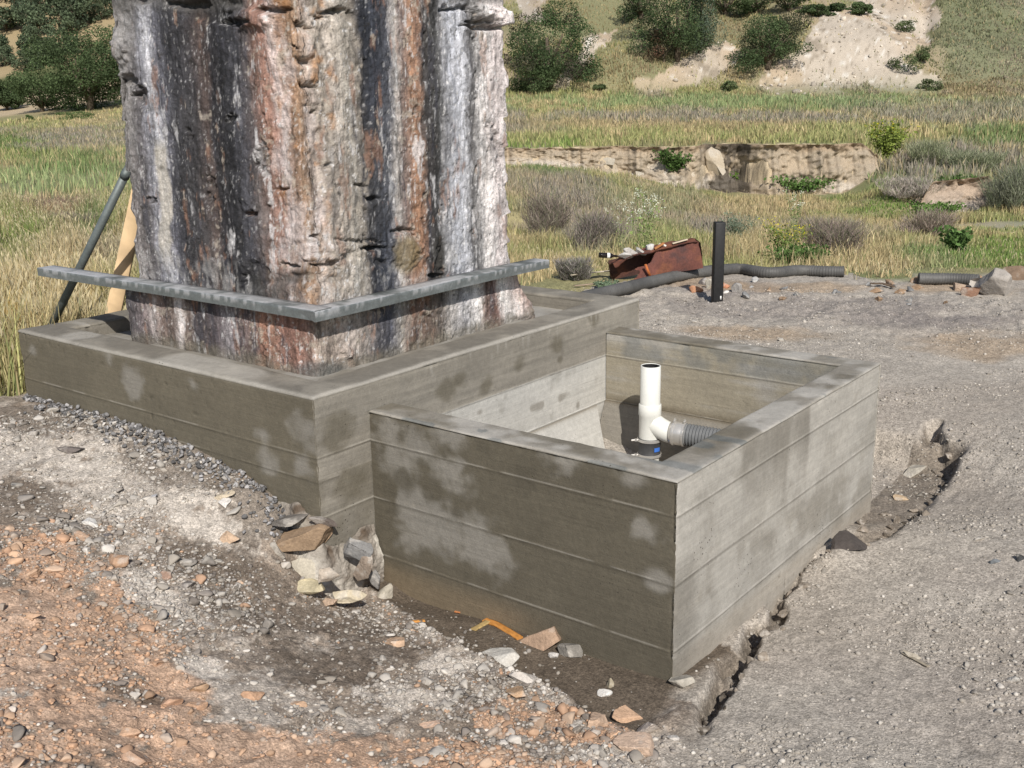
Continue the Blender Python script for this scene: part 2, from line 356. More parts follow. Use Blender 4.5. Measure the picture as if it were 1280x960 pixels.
SLIDES = [  # bare soil scars on the hillside (photo outlines)
    [(1018,25),(1065,8),(1150,-30),(1175,20),(1150,60),(1110,88),(1060,118),(975,125),(945,108),(958,85),(1000,60)],
    [(975,-30),(1160,-30),(1150,10),(1010,22),(1075,5)],
    [(905,48),(930,70),(880,108),(800,118),(785,102),(830,88)],
    [(735,45),(775,38),(740,70),(722,98),(700,112),(690,108),(720,75)],
    [(640,-10),(680,-10),(680,26),(650,30)],
    [(1060,85),(1110,70),(1170,95),(1180,118),(1140,125),(1090,110)],
]
def ground_color(x, y, z):
    e = yard(x, y) + .35 * noise(x * 1.6, y * 1.6, seed=14); t = np.maximum(sm(-.12, .22, e), sm(6, 9, np.abs(x))); u, v = touv(x, y)
    lf = (u > 4.25) | ((v > 2.6) & (u > 3.2) & (x < .2)) | ((u > 4.05) & (v > -.25)); t = np.maximum(t, np.where(lf, 1, 0) * sm(5.6, 6.2, y))
    C = np.zeros(x.shape + (3,)); n = t < 1; f = t > 0
    A = np.zeros_like(C); B = np.zeros_like(C)
    if n.any(): A[n] = near_col(x[n], y[n], z[n])
    if f.any(): B[f] = wide_col(x[f], y[f], z[f])
    return mix(A, B, t)
def near_col(x, y, z):
    u, v = touv(x, y); j = fbm(x * 3.1, y * 3.1, o=5, seed=41, g=.6); j2 = fbm(x * 9, y * 9, o=4, seed=42, g=.6); j3 = fbm(x * .9, y * .9, o=3, seed=43)
    col = GRY * (1 + .10 * j3 + .14 * j)[..., None]
    col = mix(col, np.array([.29, .25, .21]), .5 * sm(0, .5, j3))
    near = (np.hypot(x, y) < 16)
    # the left embankment: everything left of the pit and the box corner
    left = sm(-.35, -.15, u + .1 * j) * (v < -.1) + (u > 1.63) * (v < -.3); left = np.clip(left, 0, 1)
    left = left * (v < .1)
    base = mix(np.array([.25, .205, .165]), PAL, .6 * sm(-.1, .25, j2 + .6 * j + .5 * fbm(x * 22, y * 22, o=3, seed=45))); base = mix(base, DRK * 1.5, .6 * sm(.05, .35, -j + .4 * j2))
    col = mix(col, base, left)
    j4 = fbm(x * 16, y * 16, o=5, seed=44, g=.75); mot = .8 * j + 1.0 * j2 + 1.6 * j4
    def B(*a):
        w_ = blob(x, y, *a, jit=j * .8); return sm(-.10, .16, w_ - .5 + .75 * mot) * sm(.02, .3, w_) * left
    for a in [(-220,860,230,170),(60,790,190,120),(80,930,260,90),(330,945,190,50),(30,690,90,35),(560,945,200,35),(690,905,110,35),(200,870,80,50)]: col = mix(col, ORG * (1 + .22 * j2 + .25 * j4)[..., None], .8 * B(*a))
    for a in [(200,590,170,50),(60,560,120,35),(280,640,90,30)]: col = mix(col, PAL * .95 * (1 + .3 * j4)[..., None], .7 * B(*a))
    for a in [(100,520,140,24),(240,562,110,32),(340,620,80,36),(20,470,60,20),(30,620,60,20),(320,755,95,50),(470,805,80,38),(560,872,60,18),(400,840,90,40),(250,700,60,20),(170,870,50,12)]: col = mix(col, DRK * 1.15 * (1 + .3 * j2 + .3 * j4)[..., None], .75 * B(*a))
    for a in [(190,740,36,26),(600,800,80,22),(700,860,60,12),(540,765,50,14),(215,775,20,14),(250,835,40,16),(500,870,80,20),(385,690,30,16),(560,830,50,16)]: col = mix(col, PAL * 1.15 * (1 + .2 * j4)[..., None], .75 * B(*a))
    # wet mud in the pit
    rim = np.interp(u, [-.35, -.19, .1, .475, .87, 1.45, 1.7], [-.36, -.40, -.42, -.36, -.33, -.16, -.12])
    pit = sm(-.02, .03, v - rim + .03 * j) * sm(-.12, -.04, u + .08 * j) * (v < .4) * (u < 1.64)
    col = mix(col, MUD * (1 + .15 * j2)[..., None], pit)
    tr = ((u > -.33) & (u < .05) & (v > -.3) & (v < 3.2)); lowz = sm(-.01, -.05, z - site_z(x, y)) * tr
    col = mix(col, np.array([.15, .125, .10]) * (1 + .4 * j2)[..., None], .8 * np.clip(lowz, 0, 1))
    gb = near & (left < .5)
    for a in [(1050,385,220,22),(900,360,110,12),(1150,400,100,14)]: col = mix(col, np.array([.21, .185, .17]), .6 * blob(x, y, *a, jit=j * 1.3) * gb)
    for a in [(1010,360,90,8),(880,355,60,8),(1190,362,80,9),(1230,430,90,20),(930,415,100,10)]: col = mix(col, TAN * 1.05, .55 * blob(x, y, *a, jit=j * 1.3) * gb)
    for a in [(1180,880,150,60),(1000,830,90,30),(1240,720,80,30)]: col = mix(col, np.array([.31, .275, .24]), .5 * blob(x, y, *a, jit=j * 1.3) * gb)
    return col
def wide_col(x, y, z):
    # meadow soil, wash, cut bank, terrace and hill beyond
    a = 640 + 1385 * x / np.maximum(y, 1.)
    J = fbm(x * .25, y * .12, o=5, seed=51); K = fbm(x * .06, y * .03, o=4, seed=52)
    mead = mix(np.array([.27, .235, .13]), np.array([.17, .19, .085]), sm(-.3, .4, J)); mead = mix(mead, np.array([.20, .165, .135]), .6 * sm(.1, .5, K))
    px, py = proj(x, y, z); pj = 9 * fbm(x * .35, y * .15, o=4, seed=55, g=.6)
    hill = mix(np.array([.30, .245, .165]), np.array([.185, .18, .10]), sm(-.2, .3, fbm(x * .09, y * .05, o=5, seed=56)))
    rgt = sm(1165, 1190, px + pj) * sm(98, 108, y); hill = mix(hill, np.array([.14, .15, .088]) * (1 + .3 * fbm(x * .5, y * .4, o=4, seed=68))[..., None], .85 * rgt)
    for i, S in enumerate(SLIDES):
        m = inpoly(px + pj * 1.3 + 8 * noise(x * 1.1, y * .6, seed=59), py + pj * .9, S) & (y > 95)
        sl = mix(np.array([.42, .365, .30]), np.array([.38, .29, .20]), .7 * sm(0, .4, fbm(x * .15, y * .1, o=3, seed=71))) * (1 + .14 * fbm(x * .6, y * .5, o=4, seed=57) + .10 * fbm(x * 3, y * 2, o=2, seed=58))[..., None]
        sl = mix(sl, np.array([.20, .165, .125]), .7 * sm(.16, .36, fbm(x * .9 + y * .5, y * .15, o=4, seed=72, g=.65)) + .6 * sm(.55, .75, noise(x * 3, y * 2, seed=73))); sl = mix(sl, np.array([.60, .57, .52]), .7 * sm(.55, .8, noise(x * 2.5, y * 1.5, seed=74))); hill = np.where(m[..., None], sl if i != 4 else sl * .8, hill)
    farleft = 1 - sm(430, 600, a)
    hl = mix(np.array([.30, .235, .14]), np.array([.10, .11, .05]), sm(.15, .35, fbm(x * .03, y * .02, o=3, seed=60)))
    hl = mix(hl, np.array([.40, .32, .215]), sm(112, 120, y + 6 * J) * (1 - sm(146, 156, y)))
    hill = mix(hill, hl, farleft)
    k = sm(99, 108, y + 2 * J) * (1 - farleft) + sm(112, 124, y) * farleft; mead = mix(mead, hill, np.clip(k, 0, 1))
    cy_ = cliff_y(x); dc = y - cy_; cl = sm(-.9, -.3, dc + .3 * J) * (1 - sm(.75, 1.0, dc)) * sm(560, 600, a) * (1 - sm(1075, 1110, a + 20 * J))
    strat = fbm(x * .3, z * 4.0, o=3, seed=62)
    ccol = np.array([.40, .325, .225]) * (1 + .22 * strat + .22 * fbm(x * 3.5, z * 1.2, y * 2, o=4, seed=66, g=.7))[..., None]; ccol = mix(ccol, np.array([.14, .115, .08]), .8 * sm(.18, .4, fbm(x * 2.2, z * 2.5, y, o=4, seed=67, g=.65))); ccol = mix(ccol, np.array([.45, .41, .36]), sm(750, 800, a) * (1 - sm(860, 900, a)) * sm(-.6, -1.6, z))
    dkc = sm(.0, .35, fbm(x * 1.6, z * 1.2, o=4, seed=75, g=.65) + .25) * sm(880, 892, a) * (1 - sm(945, 965, a)) + .8 * sm(.1, .3, fbm(x * 1.9, z * 2, o=3, seed=76)) * sm(775, 785, a) * (1 - sm(815, 830, a)); ccol = mix(ccol, np.array([.075, .065, .055]), .9 * np.clip(dkc, 0, 1))  # shade of the bank's recesses painted into the soil colour
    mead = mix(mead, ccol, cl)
    bk = sm(41.5, 42.5, y) * (1 - sm(44.2, 45, y)) * sm(1150, 1165, a) * (1 - sm(1240, 1260, a)); mead = mix(mead, np.array([.36, .29, .22]) * (1 + .2 * J)[..., None], bk)
    ch = np.exp(-((y - 36) / 3.) ** 2) * sm(1170, 1230, a); mead = mix(mead, np.array([.38, .35, .31]), .5 * ch)
    return mead
# terrain sheet (denser where it is near)
ang = np.radians(np.concatenate([np.linspace(-64, -31, 70, endpoint=False), np.linspace(-31, 31, 820), np.linspace(31, 64, 71)[1:]]))
rr = np.concatenate([np.geomspace(1.9, 14, 560, endpoint=False), np.geomspace(14, 45, 150, endpoint=False), np.arange(45, 62, .13), np.geomspace(62, 230, 240, endpoint=False), np.geomspace(230, 900, 50)])
R_, A_ = np.meshgrid(rr, ang, indexing='ij'); X = R_ * np.sin(A_); Y = R_ * np.cos(A_) - 1.5
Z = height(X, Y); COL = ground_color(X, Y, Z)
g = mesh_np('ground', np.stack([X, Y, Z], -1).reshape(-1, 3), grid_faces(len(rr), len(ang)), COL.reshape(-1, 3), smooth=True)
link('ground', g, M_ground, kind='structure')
b = MB(); n = 60; th = np.linspace(0, 2 * np.pi, n + 1); base_r = np.array([0., 30, 200, 2500])
P = np.stack([np.outer(base_r, np.sin(th)), np.outer(base_r, np.cos(th)), np.broadcast_to(np.array([-4., -4, -5, -8])[:, None], (4, n + 1))], -1)
b.grid(P, (.15, .14, .08)).obj('terrain', M_ground, kind='structure')

# ------------------------------------------------------------------ concrete
DRY = np.array([.365, .345, .312]); WET = np.array([.098, .086, .064]); MID = np.array([.205, .188, .160]); WHT = np.array([.50, .485, .45])
def sweep(name, path, width, z0, z1, lines, colfun, parent, closed=False, r=.012, step=.009, fin=.0016, zf=None):
    lmask = {i: (abs(l - .59) < .001) for i, l in enumerate(lines)}
    """a formed wall: rounded section carried round right-angled corners; outer side first, offset to the left"""
    path = [np.array(p, float) for p in path]; n = len(path); w_ = np.atleast_1d(width)
    zs = [z0 + .0]; zz = list(np.arange(z0, z1 - r, .010)) + [z1 - r]
    for l in lines: zz += [l - .008, l - .003, l, l + .003, l + .008]
    zz = np.array(sorted(set(round(float(q), 4) for q in zz if z0 <= q <= z1 - r)))
    sec = [(0, q, 0) for q in zz]
    arc = [(r - r * math.cos(t), z1 - r + r * math.sin(t), 1) for t in np.linspace(.3, math.pi / 2, 4)]
    sec += arc
    tops = np.linspace(r, width - r, 12)[1:-1]; sec += [(t, z1, 1) for t in tops]
    sec += [(width - q[0], q[1], 1) for q in arc[::-1]]
    sec += [(width, q, 2) for q in zz[::-1]]
    sec = np.array(sec, float); t_, z_, kd = sec.T
    segs = n if closed else n - 1; pts = []; 
    def nrm(a, b): d = (b - a) / np.linalg.norm(b - a); return d, np.array([-d[1], d[0]])
    def mit(i):
        prv = path[i - 1] if (closed or i > 0) else None; nx = path[(i + 1) % n] if (closed or i < n - 1) else None
        if prv is None: return nrm(path[i], nx)[1]
        if nx is None: return nrm(prv, path[i])[1]
        return nrm(prv, path[i])[1] + nrm(path[i], nx)[1]
    cols_uv = []
    N_ = []
    for s in range(segs):
        a, b_ = path[s], path[(s + 1) % n]; ma, mb = mit(s), mit((s + 1) % n); L = np.linalg.norm(b_ - a); k = max(3, int(L / step))
        ss = np.concatenate([[0, .004 / L], np.linspace(.016 / L, 1 - .016 / L, k), [1 - .004 / L, 1]])
        if s: ss = ss[1:]
        for q in ss:
            cols_uv.append((a[None] + ma[None] * t_[:, None]) * (1 - q) + (b_[None] + mb[None] * t_[:, None]) * q); N_.append(nrm(a, b_)[1])
    G = np.array(cols_uv); N_ = np.array(N_)                       # (ns, nsec, 2)
    u, v = G[..., 0], G[..., 1]; zc = np.broadcast_to(z_, u.shape).copy()
    # form-board fins, slight board offsets, wavy trowelled top
    out = np.where(kd == 0, -1, np.where(kd == 2, 1, 0))[None, :]
    nx = N_[:, 0:1] * out; ny = N_[:, 1:2] * out
    d = np.zeros_like(u)
    for i, l in enumerate(lines):
        wob = l + .0025 * noise(u * 6, v * 6, seed=70 + i)
        d += fin * (np.where(v < -.2, 1, 0) if lmask[i] else 1) * np.exp(-((zc - wob) / .0035) ** 2) * np.clip(.6 + .9 * noise(u * 25, v * 25, seed=80 + i), 0, 1.6)
        if not lmask[i]: d += .0035 * sm(l - .002, l + .002, zc) * noise(u * 0 + i * 3.3, v * 0, seed=90)
    d += .0035 * fbm(u * 1.5, v * 1.5, zc * 2, seed=95)
    rough = np.where(kd == 1, 0, 1)[None, :]
    pitn = noise(u * 42, v * 42, zc * 42, seed=97); d -= .007 * sm(.72, .9, pitn) * sm(-.1, .5, fbm(u * 2, v * 2, zc * 2, seed=98)) * rough
    edge_ = np.exp(-((z1 - zc) / .022) ** 2); d = d - .011 * edge_ * sm(.12, .5, fbm(u * 11, v * 11, zc * 11, o=4, seed=121, g=.65)) * rough - .003 * edge_ * (1 + noise(u * 6, v * 6, seed=122)) * rough
    for cu_, cv_ in (path if closed else path[1:-1]): cd_ = np.exp(-((np.hypot(u - cu_, v - cv_)) / .014) ** 2); d = d - .007 * cd_ * sm(-.1, .5, fbm(zc * 14, zc * 0 + cu_, o=4, seed=123, g=.7)) * rough
    u = u + nx * d; v = v + ny * d
    zc = zc + np.where(kd == 1, 1, 0)[None, :] * (.006 * fbm(G[..., 0] * 2.2, G[..., 1] * 2.2, seed=96) + .0015 * noise(G[..., 0] * 20, G[..., 1] * 20, seed=99)) * np.clip((z_ - (z1 - r)) / r, 0, 1)[None]
    col = colfun(G[..., 0], G[..., 1], zc, np.broadcast_to(kd, u.shape), N_)
    for i, l in enumerate(lines):
        lm_ = np.where(v < -.2, 1, 0) if lmask[i] else 1
        col = mix(col, DRY * 1.05, .30 * lm_ * np.exp(-((zc - l - .002) / .003) ** 2) * sm(-.3, .3, noise(u * 9, v * 9, seed=5))); col = mix(col, WET * .6, .5 * lm_ * np.exp(-((zc - l + .007) / .004) ** 2))
    col = mix(col, WET * .6, .7 * sm(.72, .9, pitn) * sm(-.1, .5, fbm(u * 2, v * 2, zc * 2, seed=98)) * rough)
    P = np.stack([CX + u * Uv[0] + v * Vv[0], CY + u * Uv[1] + v * Vv[1], zc], -1)
    mb = MB(); mb.grid(P, col, flip=False)
    me = mb.mesh(name, smooth=True)
    return link(name, me, M_conc, parent)
def pb(lst, u, v, z, plane, val, j):
    """patches given as photo pixels on a wall plane"""
    m = np.zeros(u.shape); a_ = z
    for px, py, r in lst:
        if plane == 'v': a, zz = on_v(px, py, val); dd = np.hypot(u - a, (z - zz) * 1.25)
        else: a, zz = on_u(px, py, val); dd = np.hypot(v - a, (z - zz) * 1.25)
        m = np.maximum(m, 1 - sm(.25, 1.4, dd / r + 1.3 * j + .35 * noise(a_ * 0 + z * 30, z * 9 + (u if plane == 'v' else v) * 20, seed=7)))
    return m
def col_box(u, v, z, kd, N_):
    j = fbm(u * 7, v * 7, z * 7, o=4, seed=101, g=.6); k = fbm(u * 2.2, v * 2.2, z * 2.2, o=3, seed=102); grain = noise(u * 2.5, v * 2.5, z * 70, seed=103)
    front = (kd == 0) & (v < .02); right = (kd == 0) & (u < .02) & (v > 0); top = kd == 1; inn = kd == 2
    c = np.zeros(u.shape + (3,)) + MID
    f = mix(WET * (1 + .12 * k)[..., None], DRY * .80, .55 * pb([(505,560,.16),(560,590,.13),(545,665,.17),(600,680,.13),(700,575,.08),(520,635,.12),(790,600,.06),(822,730,.05),(560,540,.12),(490,540,.08),(805,660,.05)], u, v, z, 'v', 0, j))
    f = mix(f, WET * .85, .8 * pb([(505,600,.05),(525,580,.035),(545,605,.03),(600,560,.05),(535,620,.03),(660,600,.08),(730,605,.06),(470,655,.07),(555,570,.025),(570,640,.03)], u, v, z, 'v', 0, j))
    f = mix(f, np.array([.22, .165, .105]), .5 * sm(.15, .03, z) * sm(.5, .9, u))
    c = np.where(front[..., None], f, c)
    r = DRY * (.97 + .12 * k + .07 * grain)[..., None]; r = mix(r, MID, .32 * sm(-.05, .45, j + .5 * fbm(u * 3, v * 1.5, z * 4, o=3, seed=124)))
    drip = sm(.1, .5, noise(v * 5, v * 0 + 2, seed=104) + .35 * j) * sm(.45, .85, z + .12 * noise(v * 17, v * 0, seed=107)); r = mix(r, MID * .85, .75 * drip)
    r = mix(r, MID * 1.05, .7 * sm(-.2, .35, k + .5 * j) * sm(.42, .30, z)); r = mix(r, np.array([.34, .29, .23]), .4 * sm(.14, .06, z))
    r = mix(r, MID * .8, .6 * sm(.25, .1, v + .1 * j) * sm(.55, .4, z))
    c = np.where(right[..., None], r, c)
    t = mix(MID * 1.05, DRY * .92, sm(-.25, .3, j + .7 * k)); t = mix(t, WET * 1.3, .75 * sm(.02, .22, fbm(u * 3, v * 3, o=4, seed=105)))
    edge = sm(.06, .0, v) * (u > 0) + sm(.035, 0, u); t = mix(t, DRY * 1.05, .4 * np.clip(edge, 0, 1)); t = mix(t, np.array([.08, .10, .11]), .5 * sm(.66, .75, noise(u * 8, v * 14, seed=106)))
    c = np.where(top[..., None], t, c)
    i_ = mix(MID * 1.3 * np.array([1.03, 1, .9]), DRY * .85, sm(-.2, .4, k + .3 * j + .25 * grain)); i_ = mix(i_, np.array([.15, .155, .15]), .6 * sm(.69, .72, z) * sm(-.3, .2, j)); i_ = mix(i_, np.array([.13, .105, .07]), .7 * np.exp(-((z - .42) / .03) ** 2))
    return np.where(inn[..., None], i_, c)
def col_curb(u, v, z, kd, N_):
    j = fbm(u * 6, v * 6, z * 6, o=4, seed=111, g=.6); k = fbm(u * 1.8, v * 1.8, z * 1.8, o=3, seed=112); grain = noise(u * 2.5, v * 2.5, z * 70, seed=113)
    front = (kd == 0) & (v < -.31) ; right = (kd == 0) & (u < 1.65) & (v > -.33); top = kd == 1
    c = np.zeros(u.shape + (3,)) + MID * .95
    f = mix(WET * 1.25 * (1 + .15 * k)[..., None], DRY * .72, .6 * pb([(160,470,.10),(165,490,.05),(330,545,.06),(335,572,.09),(135,450,.06),(375,585,.07),(385,540,.09),(40,440,.04),(240,480,.05)], u, v, z, 'v', -.33, j)); f = mix(f, DRY * .7, .35 * sm(.96, .99, z))
    c = np.where(front[..., None], f, c)
    r = mix(MID, MID * 1.25, sm(-.3, .3, k + .4 * grain)); r = mix(r, WET * 1.2, .75 * pb([(560,490,.07),(610,480,.05),(575,475,.05),(650,455,.05),(700,430,.06),(745,400,.07),(420,540,.10),(450,600,.1),(700,450,.03)], u, v, z, 'u', 1.63, j))
    r = mix(r, DRY * .9, .4 * sm(.45, .6, noise(v * 40, v * 0, z * 6, seed=114)) * sm(.86, .97, z) * (v > .4)); ins = (v > .16) & (v < 2.05)
    low = ins & (z < .703); rl = WHT * (1 + .10 * k + .05 * grain)[..., None] * .88; rl = mix(rl, MID, .7 * sm(.55, .75, noise(v * 11, v * 0, z * 11, seed=115)) + .5 * sm(.2, .5, j)); r = np.where(low[..., None], rl, r)
    r = mix(r, WET * 1.1, .5 * ((v < .1) & (z < .6)) * sm(-.5, .1, j))
    c = np.where(right[..., None], r, c)
    t = mix(MID * .8, MID * 1.15, sm(-.2, .4, j + .5 * k)); t = mix(t, DRY * 1.12, .55 * sm(.18, .5, noise(u * 3 + 4, v * 5, seed=116)) * (v < 0)); t = mix(t, DRY * 1.1, .6 * sm(1.66, 1.63, u)); t = mix(t, DRY * .9, .5 * sm(-.30, -.33, v))
    return np.where(top[..., None], t, c)
box = thing('concrete_box', 'open topped board formed concrete box with a white pipe standing inside', 'concrete box', uvz(0, 0, 0))
def rel(o):
    p = o.parent
    if p is not None:
        o.matrix_parent_inverse = Matrix.Translation(-Vector(p.location))
    return o
rel(sweep('wall', [(1.625, 2.19), (0, 2.19), (0, 0), (1.625, 0)], .165, -.25, .85, [.133, .419, .705], col_box, box, r=.013))
def batter(kind):
    mb = MB(); n = 70; m = 26; s = np.linspace(0, 1, n)[None, :]; t = np.linspace(0, 1, m)[:, None]
    z = .42 - .36 * t + 0 * s
    if kind == 'l':   # against the curb, leaning into the box
        v = .165 + (1.915 - .165) * s + 0 * t; u = 1.622 - (.01 + .20 * t) + 0 * s
        v = np.minimum(v, 2.02 - .12 - .16 * t + 0 * s)
    else:
        u = .165 + 1.46 * s + 0 * t; v = 2.022 - (.01 + .13 * t) + 0 * s
    k = fbm(u * 3, v * 3, z * 3, seed=120); q = .004 * k
    P = np.stack([CX + u * Uv[0] + v * Vv[0] - q, CY + u * Uv[1] + v * Vv[1] - q, z], -1)
    c = mix((WHT * .82 if kind == 'l' else MID * 1.1) * (1 + .1 * k)[..., None], MID * .75, .6 * sm(.1, .5, k)); c = mix(c, np.array([.13, .105, .07]), .8 * sm(.06, 0, t + 0 * s)); c = mix(c, np.array([.16, .13, .09]), .8 * sm(.8, 1, t + 0 * s))
    mb.grid(P, c, flip=(kind == 'l')); return rel(mb.obj('footing', M_conc, box, smooth=True))
batter('l'); batter('b')
mb = MB(); q = [uvz(.1, .1, .06), uvz(.1, 2.1, .06), uvz(1.63, 2.1, .06), uvz(1.63, .1, .06)]; mb.add(q, [[0, 1, 2, 3]], (.13, .11, .085)); rel(mb.obj('floor', M_conc, box))
curb = thing('concrete_curb', 'low damp concrete curb wall poured around the foot of the stained masonry pier', 'concrete curb', uvz(1.63, -.33, 0))
rel(sweep('wall', [(1.63, -.33), (4.14, -.33), (4.14, 2.42), (1.63, 2.42)], .215, -.1, .991, [.419, .59, .705], col_curb, curb, closed=True, r=.020))
mb = MB(); uu, vv = np.meshgrid(np.linspace(1.80, 3.97, 110), np.linspace(-.18, 2.25, 120), indexing='ij')
flat = sm(1.9, 1.5, vv) * (uu < 3.0); zf_ = .905 + .012 * fbm(uu * 4, vv * 4, seed=130)
nearp = np.maximum(sm(2.05, 1.95, uu) * sm(1.62, 1.5, vv), sm(.0, -.08, vv) * sm(3.35, 3.15, uu)); zf_ = zf_ * (1 - nearp) + .986 * nearp
mb.grid(np.stack([CX + uu * Uv[0] + vv * Vv[0], CY + uu * Uv[1] + vv * Vv[1], zf_], -1), mix(MID, DRY * .8, sm(-.2, .3, fbm(uu * 5, vv * 5, seed=131))), flip=True); rel(mb.obj('fill', M_conc, curb, smooth=True))

# ------------------------------------------------------------------ masonry pier
pier = thing('masonry_pier', 'massive old masonry pier streaked black, rust red and white, rising out of the curb', 'pier', uvz(2.6, .7, .9))
# stain profile along the faces: (photo x, rgb), read on the upper face
prof = [(120,(.30,.28,.28)),(150,(.24,.22,.22)),(168,(.17,.15,.15)),(182,(.13,.12,.13)),(192,(.20,.20,.23)),(202,(.33,.33,.36)),(212,(.13,.13,.16)),(225,(.07,.07,.085)),(245,(.085,.08,.09)),(262,(.14,.10,.09)),(270,(.07,.065,.075)),(290,(.06,.06,.07)),(305,(.10,.10,.12)),(318,(.14,.115,.115)),(328,(.23,.13,.10)),(342,(.32,.17,.125)),(352,(.42,.34,.32)),(362,(.26,.155,.10)),(374,(.31,.185,.105)),(388,(.24,.16,.11)),(398,(.36,.29,.25)),(412,(.27,.23,.19)),(425,(.33,.285,.245)),(440,(.27,.245,.21)),(452,(.19,.165,.14)),(460,(.06,.065,.085)),(475,(.075,.085,.115)),(488,(.11,.115,.14)),(497,(.34,.31,.29)),(505,(.21,.15,.13)),(518,(.30,.155,.085)),(525,(.25,.14,.09)),(532,(.09,.08,.08)),(548,(.085,.085,.085)),(558,(.20,.20,.215)),(570,(.30,.31,.35)),(583,(.34,.345,.38)),(592,(.13,.125,.13)),(600,(.24,.23,.23)),(608,(.46,.43,.42)),(622,(.38,.33,.325)),(636,(.47,.42,.41)),(650,(.33,.26,.24)),(668,(.36,.31,.29))]
px_ = np.array([p[0] for p in prof], float); pc_ = np.array([p[1] for p in prof])
prof2 = [(150,(.12,.10,.11)),(165,(.14,.12,.13)),(180,(.18,.14,.14)),(190,(.30,.26,.25)),(200,(.20,.14,.12)),(215,(.17,.12,.10)),(224,(.42,.38,.37)),(232,(.17,.12,.10)),(250,(.12,.09,.09)),(270,(.13,.10,.11)),(285,(.22,.20,.21)),(300,(.15,.12,.13)),(318,(.19,.13,.11)),(330,(.29,.14,.09)),(345,(.31,.155,.10)),(358,(.24,.12,.09)),(375,(.26,.135,.10)),(388,(.22,.14,.11)),(400,(.29,.23,.19)),(420,(.31,.25,.21)),(440,(.33,.28,.25)),(460,(.23,.20,.18)),(475,(.13,.125,.14)),(490,(.11,.115,.15)),(503,(.24,.22,.20)),(515,(.17,.11,.085)),(535,(.19,.13,.10)),(552,(.17,.14,.12)),(565,(.31,.29,.28)),(580,(.25,.245,.26)),(597,(.40,.38,.37)),(607,(.20,.13,.11)),(614,(.20,.11,.09)),(624,(.46,.44,.43)),(636,(.42,.36,.34)),(650,(.33,.22,.185)),(680,(.28,.2,.17))]
px2 = np.array([p[0] for p in prof2], float); pc2 = np.array([p[1] for p in prof2])
